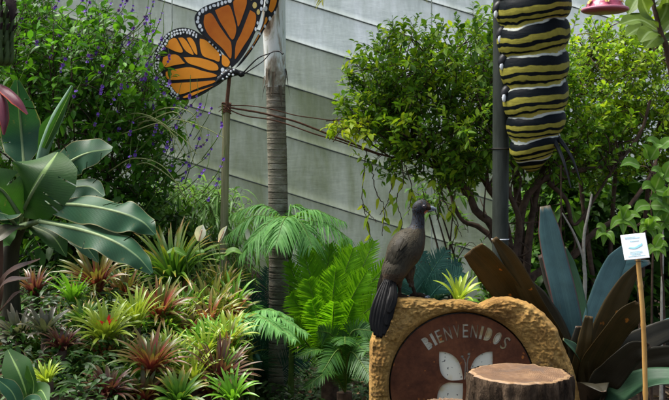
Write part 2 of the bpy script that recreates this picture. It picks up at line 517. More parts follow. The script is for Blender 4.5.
def leafy(mbL, mbT, cen, out, r, per=12, tl=.16, L=.05, Wd=.024, mi=0, up=.5, droop=.15, ti=0, upn=1.0, tip_mi=None, tip_p=0.0, K=3, tr=.0018):
    n = len(cen)
    od = nrm(out * .7 + rand_dirs(n, r) * .6 + np.array([0, 0, up]))
    t0 = cen - od * tl * .5
    for q in range(n):
        mbT.tube([t0[q], t0[q] + od[q] * tl * .5 + r.normal(0, .006, 3), t0[q] + od[q] * tl], [tr * 1.5, tr, tr * .5], 3, ti, cap=False)
    s = np.tile(np.linspace(.15, 1, per), n)
    base = np.repeat(t0, per, 0) + np.repeat(od, per, 0) * (s * tl)[:, None]
    dd = np.repeat(od, per, 0)
    rd = rand_dirs(n * per, r)
    perp = nrm(rd - dd * (rd * dd).sum(1)[:, None])
    d = nrm(dd * .55 + perp * .9 + np.array([0, 0, .1]))
    nn = nrm(np.array([0, 0, upn]) + rand_dirs(n * per, r) * .65)
    sc = r.uniform(.5, 1.4, n * per)
    if tip_mi is not None:
        sel = np.repeat(r.random(n) < tip_p, per) & (s > .45)
        mbL.strips(base[sel], d[sel], nn[sel], L * sc[sel], Wd * sc[sel], K, droop, mi=tip_mi)
        base, d, nn, sc = base[~sel], d[~sel], nn[~sel], sc[~sel]
    mbL.strips(base, d, nn, L * sc, Wd * sc, K, droop, mi=mi)


def sub_branches(mbB, limbs, cen, r, frac=.35, rad=.006, mi=0):
    samp = np.concatenate([catmull(l, 14) for l in limbs])
    for c in cen:
        if r.random() > frac: continue
        d = np.linalg.norm(samp - c, axis=1)
        k = np.argsort(d)[r.integers(0, 4)]
        a = samp[k]
        if d[k] > 1.1: continue
        m = (a + c) / 2 + r.normal(0, .05, 3) + np.array([0, 0, .04])
        mbB.tube([a, m, c], [rad, rad * .65, rad * .3], 5, mi, n=7, cap=False)


# ------------------------------------------------------------------ large round bush with bare branches
def limb(mbx, pts, Y, r0, r1, mi=0, r=rng):
    p = PP(pts, Y) if len(pts[0]) == 2 else PP(pts)
    mbx.tube(p, [r0, (r0 + r1) / 2, r1], 9, mi, n=22, bump=.05)
    return p


BL = [
    [(508, 330, 6.1), (500, 260, 6.1), (492, 226, 6.05), (476, 211, 6.0), (468, 191, 6.0), (456, 180, 5.95), (440, 172, 5.9), (418, 150, 5.9), (395, 130, 5.85)],
    [(515, 330, 6.15), (510, 250, 6.15), (500, 207, 6.1), (490, 190, 6.1), (478, 168, 6.05), (468, 140, 6.0), (450, 100, 6.0), (430, 60, 6.0)],
    [(512, 330, 6.2), (517, 252, 6.2), (524, 204, 6.2), (540, 182, 6.2), (560, 174, 6.25), (592, 168, 6.3), (619, 160, 6.35), (641, 132, 6.4), (650, 100, 6.4)],
    [(522, 330, 6.1), (530, 280, 6.1), (560, 262, 6.1), (576, 254, 6.1), (592, 234, 6.1), (619, 217, 6.15), (634, 200, 6.2), (652, 172, 6.3), (662, 140, 6.4)],
    [(519, 330, 6.3), (521, 250, 6.3), (517, 190, 6.3), (510, 140, 6.3), (500, 90, 6.3), (480, 50, 6.3)],
    [(525, 330, 6.25), (528, 250, 6.25), (535, 200, 6.3), (545, 160, 6.3), (553, 120, 6.3), (560, 70, 6.35)],
    [(505, 330, 6.3), (497, 250, 6.35), (480, 228, 6.4), (462, 220, 6.4), (452, 198, 6.4), (440, 150, 6.4)],
    [(520, 330, 6.0), (513, 270, 6.0), (520, 225, 6.0), (508, 190, 5.95), (495, 150, 5.9), (485, 100, 5.9)],
    [(548, 182, 6.2), (566, 200, 6.2), (575, 225, 6.2), (600, 190, 6.25), (615, 165, 6.3)],
]
BR = [.032, .03, .03, .028, .034, .03, .024, .026, .018]
bush = thing('round_bush', 'large round bush with yellow green leaves on bare dark twisting branches behind the bird', 'tree', P(515, 330, 6.15) * np.array([1, 1, 0]) + np.array([0, 0, gz(1, 6.1)]))
mb = MB(); LL = []
for pts, r0 in zip(BL, BR):
    p = limb(mb, pts, None, r0, r0 * .32); LL.append(p)
    if pts[0][1] == 330:
        b = p[0].copy(); e = b + np.array([random.uniform(-.03, .03), 0, 0]); e[2] = gz(e[0], e[1]) - .05
        mb.tube([e, b + (p[1] - p[0]) * .02], [r0 * 1.25, r0 * .98], 9)
r = np.random.default_rng(21)
for k in range(26):      # gnarled side shoots between the stems
    l = LL[r.integers(0, 8)]; q = catmull(l, 30)[r.integers(4, 18)]
    mb.tube([q, q + r.normal(0, .07, 3) + np.array([0, 0, .1]), q + r.normal(0, .12, 3) + np.array([0, 0, .28])], [.009, .006, .003], 5, n=8, cap=False, bump=.06)
ELL = [(383, 98, 5.85, 48, 48, .42), (412, 68, 5.85, 55, 42, .5), (462, 62, 5.9, 48, 44, .5), (500, 55, 6.1, 40, 40, .45), (530, 150, 6.35, 50, 40, .4), (585, 150, 6.4, 55, 40, .4), (465, 178, 6.1, 40, 18, .3), (440, 125, 5.75, 70, 45, .5),
       (395, 140, 5.8, 40, 38, .35), (480, 130, 5.8, 40, 50, .45), (455, 160, 5.8, 45, 22, .35), (372, 110, 5.8, 30, 22, .3), (520, 80, 6.3, 55, 60, .4), (560, 120, 6.5, 55, 55, .4)]
cen, out = clump_points(ELL, 1400, r)
sub_branches(mb, LL, cen, r, .3, .006)
mb.build('branches', M['bark'], bush)
mbL, mbT = MB(), MB()
top = np.array([1.5 + (175 - 110) / F * 5.8])
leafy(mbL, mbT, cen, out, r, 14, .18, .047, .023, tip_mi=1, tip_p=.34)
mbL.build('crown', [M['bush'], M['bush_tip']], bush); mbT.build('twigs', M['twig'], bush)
HL = [[(600, 330, 6.9), (585, 220, 6.9), (576, 130, 6.9), (582, 85, 6.9), (592, 45, 6.9)], [(606, 330, 7.0), (612, 220, 7.0), (620, 140, 7.0), (640, 90, 7.0), (650, 50, 7)],
      [(640, 330, 7.0), (645, 220, 7.0), (655, 140, 7.0), (672, 90, 7.0), (690, 60, 7.0)]]
# second, finer leaved bush to the right
hedge = thing('leafy_shrub', 'tall shrub of small yellow green leaves between the striped caterpillar and right edge', 'shrub', P(605, 330, 6.95) * np.array([1, 1, 0]) + np.array([0, 0, gz(1.9, 6.9)]))
mb = MB(); LL2 = []
for pts in HL:
    p = limb(mb, pts, None, .02, .007); LL2.append(p)
    e = p[0].copy(); e[2] = gz(e[0], e[1]) - .05; mb.tube([e, p[0]], .0205, 8)
ELL = [(600, 90, 6.8, 42, 65, .5), (640, 80, 6.8, 45, 55, .5), (580, 55, 6.9, 25, 38, .4), (630, 140, 6.8, 60, 40, .5), (690, 110, 6.9, 60, 80, .5), (610, 45, 6.9, 30, 24, .3), (650, 50, 6.9, 30, 25, .3)]
cen, out = clump_points(ELL, 900, r)
sub_branches(mb, LL2, cen, r, .25, .006)
mb.build('branches', M['bark'], hedge)
mbL, mbT = MB(), MB()
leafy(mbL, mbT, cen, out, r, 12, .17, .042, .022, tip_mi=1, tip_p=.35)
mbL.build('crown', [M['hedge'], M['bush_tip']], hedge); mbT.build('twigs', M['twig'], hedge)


def shrub(name, label, cat, basepx, Y, ells, n, mat, per, tl, L, Wd, seed, group=None, up=.3, droop=.2, stems=5, tipmat=None, tip_p=0, srad=.012, upn=1.0, K=3):
    r = np.random.default_rng(seed)
    b = P(basepx[0], basepx[1], Y); b[2] = gz(b[0], b[1])
    t = thing(name, label, cat, b, group)
    cen, out = clump_points(ells, n, r)
    mbS = MB(); limbs = []
    for k in range(stems):
        c = cen[r.integers(0, n)]
        s0 = b + np.array([r.uniform(-.08, .08), r.uniform(-.06, .06), -.05])
        m = s0 * .5 + c * .5 + np.array([r.normal(0, .06), r.normal(0, .05), .12])
        limbs.append(np.array([s0, m, c])); mbS.tube([s0, m, c], [srad, srad * .7, srad * .3], 6, n=14, bump=.04)
    sub_branches(mbS, limbs, cen, r, .25, srad * .35)
    mbL = MB()
    leafy(mbL, mbS, cen, out, r, per, tl, L, Wd, up=up, droop=droop, tip_mi=1 if tipmat else None, tip_p=tip_p, upn=upn, K=K)
    mbS.build('stems', M['twig'], t); mbL.build('foliage', [mat] + ([tipmat] if tipmat else []), t)
    return t, cen, out, r, b


# dark understorey at the right, behind the branches
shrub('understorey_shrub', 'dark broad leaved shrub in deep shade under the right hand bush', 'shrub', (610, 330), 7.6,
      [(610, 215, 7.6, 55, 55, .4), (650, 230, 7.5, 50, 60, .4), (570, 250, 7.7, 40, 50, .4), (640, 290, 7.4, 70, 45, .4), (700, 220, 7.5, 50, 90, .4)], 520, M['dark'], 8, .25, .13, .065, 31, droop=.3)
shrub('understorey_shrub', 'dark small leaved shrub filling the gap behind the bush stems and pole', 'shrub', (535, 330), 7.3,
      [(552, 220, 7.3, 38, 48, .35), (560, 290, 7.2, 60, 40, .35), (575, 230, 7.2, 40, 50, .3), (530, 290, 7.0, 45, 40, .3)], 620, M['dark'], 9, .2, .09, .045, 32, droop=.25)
shrub('broadleaf_plant', 'lone plant with big bright green translucent leaves behind the twisting branches', 'plant', (548, 330), 7.0,
      [(546, 205, 7.0, 30, 26, .2), (590, 195, 7.1, 28, 22, .2), (480, 285, 7.0, 16, 16, .15)], 12, M['midbroad'], 3, .2, .15, .085, 33, droop=.3)
shrub('leafy_plant', 'thin plant of hanging yellowish leaves against the grey wall left of the dark pole', 'plant', (462, 320), 6.6,
      [(462, 240, 6.6, 12, 28, .15), (478, 262, 6.6, 10, 18, .15), (450, 205, 6.6, 18, 14, .15), (440, 200, 6.5, 30, 18, .2)], 36, M['midbroad'], 5, .12, .07, .032, 34, droop=.5)

# ------------------------------------------------------------------ purple flowered shrub, upper left
pw, cen, out, r, base = shrub('flowering_shrub', 'sprawling porterweed shrub with violet flower spikes at the upper left', 'shrub', (90, 300), 5.9,
      [(70, 60, 5.7, 60, 62, .5), (110, 85, 5.6, 60, 65, .5), (60, 110, 5.7, 55, 60, .4), (125, 150, 5.7, 55, 60, .45), (142, 115, 5.6, 34, 40, .35), (90, 200, 5.8, 60, 40, .4), (30, 40, 5.7, 45, 70, .4), (150, 165, 5.7, 26, 30, .3), (0, 120, 5.9, 50, 110, .4)],
      980, M['porter'], 11, .2, .055, .028, 41, up=.5, stems=22, srad=.009)
r = np.random.default_rng(5)
hot = [(50, 20), (62, 35), (75, 10), (95, 30), (105, 20), (118, 12), (128, 30), (138, 45), (120, 50), (110, 55), (95, 65), (130, 65), (140, 70), (150, 60), (122, 78), (100, 92), (110, 100), (88, 65), (98, 70), (80, 85), (118, 95),
       (150, 80), (135, 92), (128, 102), (115, 112), (140, 100), (155, 88), (158, 95), (145, 110), (150, 120), (165, 130), (175, 140), (182, 118), (190, 112), (200, 100), (205, 122), (210, 140), (195, 150), (185, 160), (165, 150),
       (130, 140), (120, 130), (105, 140), (90, 125), (70, 100), (35, 45), (20, 30), (45, 60), (60, 75), (170, 165), (200, 175), (212, 160), (178, 180), (150, 150), (140, 160), (125, 170), (160, 105), (172, 110), (180, 128), (215, 118), (206, 190), (150, 45), (142, 28), (160, 60),
       (152, 10), (160, 22), (148, 18), (158, 40), (165, 48), (150, 32), (142, 60), (135, 22), (125, 6), (115, 22), (168, 70), (172, 88), (162, 118), (188, 104), (195, 128), (218, 140), (222, 165), (216, 182), (190, 172), (172, 148), (156, 134), (148, 70), (138, 84), (126, 60), (104, 8), (92, 18), (84, 44),
       (25, 70), (40, 20), (15, 50), (55, 5), (85, 15), (110, 35), (100, 50), (66, 55)]
for (x, y) in hot:
    x += r.normal(0, 3); y += r.normal(0, 3)
    edge = x > 112 + .3 * max(0, y - 60) or y < 40
    Y = 5.25 + r.uniform(-.15, .2) + (.2 if edge else 0)
    tip = P(x + r.uniform(2, 9), y - r.uniform(14, 30), Y)
    ln = r.uniform(45, 75) if edge else r.uniform(25, 45)
    s0 = P(x - r.uniform(.25, .8) * ln * (.9 if edge else .4), y + r.uniform(.2, .8) * ln, Y + .15)
    mid = P(x, y, Y)
    mb = MB(); mb.tube([s0, mid, tip], [.0028, .0024, .0014], 4, 0, n=12, cap=False)
    pc = catmull([s0, mid, tip], 40)
    for q in range(r.integers(2, 5)):
        c = pc[r.integers(17, 29)]
        k = 6; aa = np.arange(k) / k * 2 * pi + r.random()
        ax = nrm(rand_dirs(1, r)[0] + np.array([0, -1.2, .2])); u1 = nrm(np.cross(ax, [0, 0, 1])); u2 = np.cross(ax, u1)
        d = np.cos(aa)[:, None] * u1 + np.sin(aa)[:, None] * u2 + ax * .5
        mb.strips(np.repeat(c[None], k, 0), d, np.repeat(ax[None], k, 0) + .001, r.uniform(.008, .0125), .0095, 2, 0, [.4, 1, .6], 1, .2)
    mb.build('flower_spike', [M['stem_green'], M['purple']], pw)
mb = MB()
for k in range(9):
    x = r.uniform(90, 150); y = r.uniform(120, 190)
    mb.tube(PP([(x, y, 5.5), (x + 25, y - r.uniform(5, 18), 5.35), (x + 55, y - r.uniform(-8, 14), 5.3), (x + r.uniform(65, 85), y + r.uniform(8, 40), 5.3)]), [.004, .003, .002], 5, n=18)
mb.build('arching_stem', M['stem_pale'], pw)

# weeping fine foliage under it
shrub('weeping_bamboo', 'weeping clump of thin pale green leaves beside the wooden butterfly post', 'plant', (195, 300), 6.2,
      [(185, 200, 6.2, 40, 22, .3), (215, 215, 6.2, 30, 30, .3), (160, 195, 6.2, 25, 25, .3), (190, 245, 6.1, 45, 20, .3), (240, 255, 6.2, 22, 25, .2)], 210, M['bamboo_leaf'], 8, .18, .11, .014, 51, up=-.2, droop=.75, stems=10, srad=.006)
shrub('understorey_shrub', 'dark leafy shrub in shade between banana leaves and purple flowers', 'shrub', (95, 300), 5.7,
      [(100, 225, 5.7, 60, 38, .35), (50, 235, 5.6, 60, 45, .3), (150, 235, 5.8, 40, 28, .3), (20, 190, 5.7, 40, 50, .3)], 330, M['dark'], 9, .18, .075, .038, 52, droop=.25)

# ------------------------------------------------------------------ palm with ringed trunk
def palmbark():
    m, nt, bs, out = newmat('palm_bark')
    oc = nt.nodes.new('ShaderNodeTexCoord').outputs['Object']
    n = noise_n(nt, 9, 5, .6, 0, oc, (1, 1, 2.5)); n2 = noise_n(nt, 60, 4, .6, 0, oc, (1, 1, 4)); n3 = noise_n(nt, 3, 3, .6, 0, oc)
    c = ramp(nt, n, [(.3, (.09, .07, .05)), (.52, (.2, .175, .13)), (.7, (.33, .3, .25))])
    c = mixc(nt, ramp(nt, n3, [(.45, (0, 0, 0)), (.65, (.55, .55, .55))]), c, (.12, .14, .07))
    c = mixc(nt, .5, c, mixc(nt, 1, c, ramp(nt, n2, [(.3, (.5, .5, .5)), (.7, (1.4, 1.4, 1.4))]), 'MULTIPLY'))
    nt.links.new(c, bs.inputs['Base Color']); bs.inputs['Roughness'].default_value = .85
    bump(nt, bs, n2, .5, .006)
    return m


M['palmbark'] = palmbark()
M['palmring'] = simple('palm_ring_scar', (.13, .105, .075), (.06, .05, .035), 40, .9, .4)
M['sheath'], nt, bs, _o = newmat('palm_crown_sheath'); oc = nt.nodes.new('ShaderNodeTexCoord').outputs['Object']
c = ramp(nt, noise_n(nt, 5, 7, .65, .5, oc, (2.2, 2.2, .6)), [(.36, (.1, .065, .04)), (.46, (.34, .3, .24)), (.54, (.66, .7, .69)), (.7, (.74, .77, .77))])
c = mixc(nt, ramp(nt, noise_n(nt, 26, 5, .6, .2, oc, (1.5, 1.5, .3)), [(.55, (0, 0, 0)), (.66, (.7, .7, .7))]), c, (.3, .34, .24))
nt.links.new(c, bs.inputs['Base Color']); bs.inputs['Roughness'].default_value = .6; bs.inputs['Specular IOR Level'].default_value = .15
PB = P(277, 400, 5.9); PX, PY = PB[0], PB[1]
pz0 = gz(PX, PY) - .05
palm = thing('palm_tree', 'slim palm with ringed grey trunk and whitish crown sheath standing in front of the wall', 'tree', (PX, PY, pz0))
zt = P(277, 86, 5.9)[2]
nr = 150; zz = np.linspace(pz0, zt, nr)
mb = MB(); ang = np.linspace(0, 2 * pi, 20, endpoint=False)
rings = []
r = np.random.default_rng(61)
ringz = [pz0]
while ringz[-1] < zt: ringz.append(ringz[-1] + r.uniform(.032, .055))
ringz = np.array(ringz)


def palmx(z): return PX + .012 * sin(z * 1.6) - .004 * (z - 1)


zs = np.sort(np.concatenate([zz, ringz - .004, ringz, ringz + .004]))
for z in zs:
    d = np.min(np.abs(ringz - z)); rad = .062 - .004 * (z - pz0) / (zt - pz0) - .0035 * (d < .002) + .0015 * (.002 < d < .006)
    rr = rad * (1 + .02 * np.array([noise.noise(Vector((cos(a) * 2, sin(a) * 2, z * 12))) for a in ang]))
    rings.append(np.stack([palmx(z) + rr * np.cos(ang), PY + rr * np.sin(ang), np.full(20, z)], -1))
mb.loft(rings); trunk = mb.build('trunk', M['palmbark'], palm)
mb = MB()
for z in ringz[1:-1]:
    a = np.linspace(0, 2 * pi, 21); rad = .0595 - .004 * (z - pz0) / (zt - pz0)
    wob = .004 * np.array([noise.noise(Vector((cos(q) * 1.5, sin(q) * 1.5, z * 5))) for q in a])
    mb.tube(np.stack([palmx(z) + rad * np.cos(a), PY + rad * np.sin(a), z + wob], -1), .0032, 5, cap=False)
mb.build('ring_scar', M['palmring'], trunk)
mb = MB(); rings = []
zc0, zc1 = zt - .02, P(277, -95, 5.9)[2]
for i, z in enumerate(np.linspace(zc0, zc1, 60)):
    t = i / 59; rad = np.interp(t, [0, .06, .3, .6, 1], [.058, .066, .07, .072, .055])
    rr = rad * (1 + .05 * np.array([noise.noise(Vector((cos(a) * 1.5, sin(a) * 1.5, z * 2.5))) for a in ang]) + .02 * np.sin(ang * 5 + z * 3))
    rings.append(np.stack([palmx(z) + rr * np.cos(ang), PY + rr * np.sin(ang), np.full(20, z)], -1))
mb.loft(rings)
cs = mb.build('crown_sheath', M['sheath'], palm)
mb = MB()
for k in range(9):      # ragged dry fibre hanging where the sheath peels
    a = r.uniform(pi, 2 * pi); z = zc0 + r.uniform(0, .12)
    p = np.array([palmx(z) + .066 * cos(a), PY + .066 * sin(a), z])
    mb.strips([p], [[cos(a) * .2, sin(a) * .2, -1]], [[cos(a), sin(a), .05]], r.uniform(.05, .16), .022, 3, 0, [1, .8, .5, .1], fold=.3)
mb.build('dry_fibre', M['palmring'], cs)
M['palmdry'] = leafmat('palm_leaflet', [(.2, .22, .04), (.32, .26, .06), (.12, .18, .03)], .3)


def frond(mb, path, npair, ll, lw, ang=55, droop=.3, mi=0, ri=1, rr=.006, start=.12, K=4, r=rng, lprof=None, vee=.25, up=(0, 0, 1), jit=.06, rev=None):
    p = catmull(path, 40); t = nrm(np.gradient(p, axis=0))
    mb.tube(p, interp([rr, rr * .7, rr * .25], 40), 5, ri)
    s = np.linspace(start, .99, npair)
    idx = s * 39; i0 = np.clip(idx.astype(int), 0, 38); fr = (idx - i0)[:, None]
    b = p[i0] * (1 - fr) + p[i0 + 1] * fr; tt = nrm(t[i0])
    side = nrm(np.cross(tt, np.asarray(up, float))); nn = np.cross(side, tt)
    prof = np.interp(s, np.linspace(start, 1, 5), lprof if lprof is not None else [.45, .95, 1, .75, .25])
    for sg in (-1, 1):
        a = R(ang) + r.normal(0, jit, npair)
        d = tt * np.cos(a)[:, None] + side * (sg * np.sin(a))[:, None] + nn * vee
        d = nrm(d + r.normal(0, jit * .5, (npair, 3)))
        mb.strips(b, d, nrm(nn + r.normal(0, .1, (npair, 3))), ll * prof * r.uniform(.9, 1.1, npair), lw, K, droop, [.5, 1, .85, .5, .03], mi, .15)


ptop = np.array([palmx(zc1), PY, zc1])
for k, (dx, dy, dz0, L_) in enumerate([(.75, -.25, .55, 1.5), (-.8, -.2, .7, 1.6), (.35, -.55, .65, 1.5), (.9, .3, .8, 1.7), (-.5, .6, .8, 1.6), (.2, .8, .8, 1.6), (-.25, -.7, .9, 1.5)]):
    mb = MB(); e = ptop + np.array([dx * L_, dy * L_, -.12 if k < 2 else .15])
    m = ptop + np.array([dx * L_ * .45, dy * L_ * .45, dz0])
    frond(mb, [ptop - [0, 0, .05], m, e], 46, .42, .022, 58, .55, r=r, rr=.014)
    mb.build('frond', [M['palmdry'], M['stem_pale']], palm)
# one dead-tipped frond whose leaflets reach into the top of the view
for (tips) in ([(300, -75, 5.6), (330, -58, 5.4), (322, 2, 5.35)], [(300, -75, 5.8), (380, -80, 5.5), (425, 0, 5.4)]):
    mb = MB(); frond(mb, np.vstack([[ptop], PP(tips)]), 46, .2, .016, 40, .3, r=r, rr=.009); mb.build('frond', [M['palmdry'], M['stem_pale']], palm)


# ------------------------------------------------------------------ small palms with drooping feathery fronds
def feather_palm(name, label, base, arcs, Y, ll, seed, mat='feather', n=46, lw=.0115, droop=.8, group=None, ang=50, vee=.1):
    r = np.random.default_rng(seed)
    b = P(base[0], base[1], Y); b[2] = gz(b[0], b[1])
    t = thing(name, label, 'palm', b, group)
    crown = P(base[0], base[1], Y)
    mb = MB(); mb.tube([b - [0, 0, .05], (b + crown) / 2 + [.01, 0, 0], crown], [.02, .016, .012], 8, n=10); mb.build('stem', M['stem_green'], t)
    for a in arcs:
        mb = MB(); pth = np.vstack([[crown], PP(a)])
        frond(mb, pth, n, ll, lw, ang, droop, r=r, rr=.006, vee=vee, start=.18, jit=.12)
        mb.build('frond', [M[mat], M['stem_green']], t)
    return t


feather_palm('feathery_palm', 'feathery pale green palm fronds drooping across the middle of the palm trunk', (290, 262),
             [[(280, 225, 5.65), (255, 216, 5.55), (226, 236, 5.5)], [(286, 220, 5.6), (270, 222, 5.45), (248, 244, 5.35)], [(295, 222, 5.6), (312, 210, 5.55), (345, 222, 5.5)],
              [(298, 228, 5.6), (322, 222, 5.5), (352, 240, 5.45)], [(290, 215, 5.75), (297, 207, 5.75), (318, 212, 5.8)], [(284, 222, 5.7), (262, 205, 5.7), (232, 214, 5.7)],
              [(280, 232, 5.55), (262, 232, 5.4), (240, 256, 5.35)], [(290, 222, 5.5), (284, 220, 5.3), (276, 244, 5.2)], [(294, 226, 5.5), (302, 224, 5.4), (312, 246, 5.3)]], 5.75, .17, 71)
feather_palm('feathery_palm', 'low feathery palm frond arching in front of the lower palm trunk', (250, 352),
             [[(256, 322, 4.9), (276, 316, 4.8), (308, 334, 4.7)], [(246, 322, 4.9), (240, 316, 4.85), (234, 324, 4.8)], [(254, 326, 4.8), (272, 322, 4.7), (296, 340, 4.6)],
              [(254, 318, 5.0), (268, 310, 4.95), (292, 318, 4.9)], [(248, 320, 4.8), (252, 314, 4.7), (262, 326, 4.6)], [(250, 322, 4.8), (262, 318, 4.65), (282, 332, 4.55)],
              [(246, 322, 4.75), (244, 318, 4.65), (242, 330, 4.55)], [(250, 318, 5.0), (250, 308, 5.0), (246, 306, 5.0)], [(252, 318, 4.9), (262, 310, 4.85), (278, 312, 4.8)]], 4.95, .115, 72, droop=.65, ang=52)



# ------------------------------------------------------------------ ferns and cycads
def fern(name, label, base, Y, tips, ll, lw, mat, seed, npair=46, ang=48, droop=.12, vee=.15, rr=.006, cat='fern', K=4, lprof=None, bend=.12, group=None, stem='stem_green'):
    r = np.random.default_rng(seed)
    b = P(base[0], base[1], Y); b[2] = gz(b[0], b[1])
    t = thing(name, label, cat, b, group)
    c = P(base[0], base[1], Y)
    mb = MB(); mb.tube([b - [0, 0, .05], b * .5 + c * .5, c], [.05, .055, .04], 9, n=8, bump=.08); mb.build('stem', M['bark'], t)
    for a in tips:
        e = PP(a) if isinstance(a, list) else PP([a])
        if len(e) == 1:
            m = c * .45 + e[0] * .55 + (c - e[0]) * 0; m[2] += bend
            m[:2] = c[:2] + (e[0][:2] - c[:2]) * .35
            pth = np.vstack([[c], [m], e])
        else:
            pth = np.vstack([[c], e])
        # leaf faces the outside of the rosette
        o = (pth[-1] - c); upv = np.array([-o[0] * .25, -o[1] * .25 + .0, 0]) + np.array([0, -1.0 if abs(o[0]) < .5 and o[2] > abs(o[0]) else 0, .35 if o[2] > abs(o[0]) else 1])
        mb = MB(); frond(mb, pth, npair, ll, lw, ang, droop, r=r, rr=rr, vee=vee, up=upv, start=.1, K=K, jit=.05, lprof=lprof)
        mb.build('frond', [M[mat], M[stem]], t)
    return t


fern('bright_fern', 'big bright yellow green fern with upright fronds beside the palm trunk', (330, 372), 5.5,
     [[(316, 300, 5.4), (302, 246, 5.4)], [(326, 295, 5.5), (330, 244, 5.6)], [(338, 300, 5.35), (353, 248, 5.35)], [(350, 300, 5.5), (374, 241, 5.6)], [(308, 310, 5.5), (288, 262, 5.5)],
      [(318, 290, 5.9), (316, 238, 6.0)], [(340, 290, 5.9), (344, 240, 6.0)], [(356, 306, 5.4), (388, 262, 5.35)], [(332, 310, 5.25), (336, 268, 5.2)], [(346, 312, 5.25), (366, 272, 5.2)],
      [(318, 315, 5.25), (308, 280, 5.2)], [(360, 318, 5.3), (392, 296, 5.3)], [(350, 300, 5.8), (364, 244, 5.9)], [(310, 322, 5.3), (290, 296, 5.25)], [(322, 335, 5.2), (312, 300, 5.1)], [(342, 335, 5.2), (354, 302, 5.1)], [(332, 335, 5.15), (334, 302, 5.0)], [(356, 345, 5.2), (380, 318, 5.1)], [(308, 345, 5.25), (292, 322, 5.2)]],
     .15, .0095, 'fern', 81, 66, 44, .04, .42, lprof=[.35, .9, 1, .8, .25])
fern('dark_fern', 'darker arching fern fronds low between the bright fern and the stone', (345, 392), 5.0,
     [[(325, 352, 4.9), (296, 356, 4.8)], [(335, 340, 5.0), (318, 330, 4.9)], [(352, 345, 4.9), (366, 352, 4.7)], [(350, 335, 5.0), (372, 330, 4.95)], [(340, 350, 4.8), (322, 372, 4.6)], [(350, 352, 4.8), (372, 378, 4.6)], [(345, 340, 4.9), (345, 344, 4.7)], [(330, 372, 4.8), (305, 388, 4.7)]],
     .11, .010, 'fern_dark', 82, 36, 52, .3, .1)
fern('blue_cycad', 'blue green cycad fronds rising between the bird and the dark pole behind the stone', (420, 318), 5.5,
     [[(428, 280, 5.5), (446, 250, 5.5)], [(412, 282, 5.5), (402, 258, 5.6)], [(436, 290, 5.4), (462, 272, 5.4)], [(420, 280, 5.6), (422, 252, 5.7)], [(440, 298, 5.4), (474, 290, 5.3)], [(405, 290, 5.5), (386, 278, 5.5)], [(432, 284, 5.6), (458, 262, 5.7)]],
     .13, .009, 'cycad', 83, 46, 50, .05, .1, cat='cycad', stem='cycad')
fern('blue_cycad', 'dark blue green cycad fronds in shade left of the palm trunk', (262, 400), 6.1,
     [[(258, 330, 6.1), (246, 280, 6.1)], [(266, 320, 6.1), (268, 268, 6.1)], [(272, 330, 6.0), (292, 286, 6.0)], [(252, 345, 6.0), (232, 310, 6.0)], [(264, 340, 5.9), (258, 300, 5.8)], [(280, 350, 5.9), (306, 320, 5.9)], [(250, 355, 5.9), (238, 350, 5.8)], [(288, 365, 5.8), (314, 350, 5.7)], [(262, 360, 5.7), (254, 352, 5.5)]],
     .15, .010, 'cycad', 84, 50, 50, .1, .1, cat='cycad', stem='cycad')

# ------------------------------------------------------------------ banana plant, left
M['ban1'] = broadleaf('banana_leaf_blue', (.022, .08, .036), (.013, .05, .022), (.13, .21, .085), 30, edge=(.25, .22, .1))
M['ban2'] = broadleaf('banana_leaf_green', (.03, .09, .016), (.018, .056, .01), (.22, .34, .1), 30, .25)
M['pstem'] = simple('banana_stem', (.035, .032, .016), (.012, .01, .006), 9, .7, .3, sc3=(3, 3, .5))
M['petiole'] = simple('petiole', (.2, .26, .12), (.12, .17, .07), 20, .5)
M['rolled'] = simple('rolled_leaf', (.16, .25, .16), (.09, .17, .1), 12, .5, sc3=(4, 4, 1))
M['redbrown'] = strapmat('red_brown_leaf', (.08, .035, .018), (.035, .018, .011), 40, .45)
M['pinkrib'] = strapmat('pale_leaf', (.2, .17, .12), (.1, .1, .06), 30, .45)
bb = P(14, 330, 4.5); bb[2] = gz(bb[0], bb[1])
ban = thing('banana_plant', 'banana plant with broad blue green leaves at the left edge', 'plant', bb)
mb = MB(); mb.tube([bb - [0, 0, .05], P(10, 262, 4.5), P(22, 218, 4.45)], [.05, .04, .03], 12, n=16); mb.build('pseudostem', M['pstem'], ban)


def bleaf(path, hw, up, mat, fold=.2, wave=.12, wf=3, seed=0, curl=0, n=26, nc=11, pet=None):
    mb = MB(); p = PP(path); n, nc = 84, 15
    mb.blade(p, hw, up, n, nc, fold, curl, wave, wf, 0, seed)
    rt = np.random.default_rng(seed + 900); sp_ = []
    for q in range(int(rt.integers(2, 5))): sp_.append((int(rt.integers(24, 76)), rt.choice([-1, 1]), int(rt.integers(2, 6))))
    mb.tears(n, nc, sp_)
    o = mb.build('leaf', mat, ban)
    m2 = MB(); q = catmull(p, n)
    m2.tube(q + np.array([0, .004, -.004]), interp([.011, .007, .002], n), 6); m2.build('midrib', M['petiole'], o)
    if pet is not None:
        m2 = MB(); m2.tube(np.vstack([PP(pet), p[:1]]), [.016, .011], 7, n=8); m2.build('petiole', M['petiole'], o)


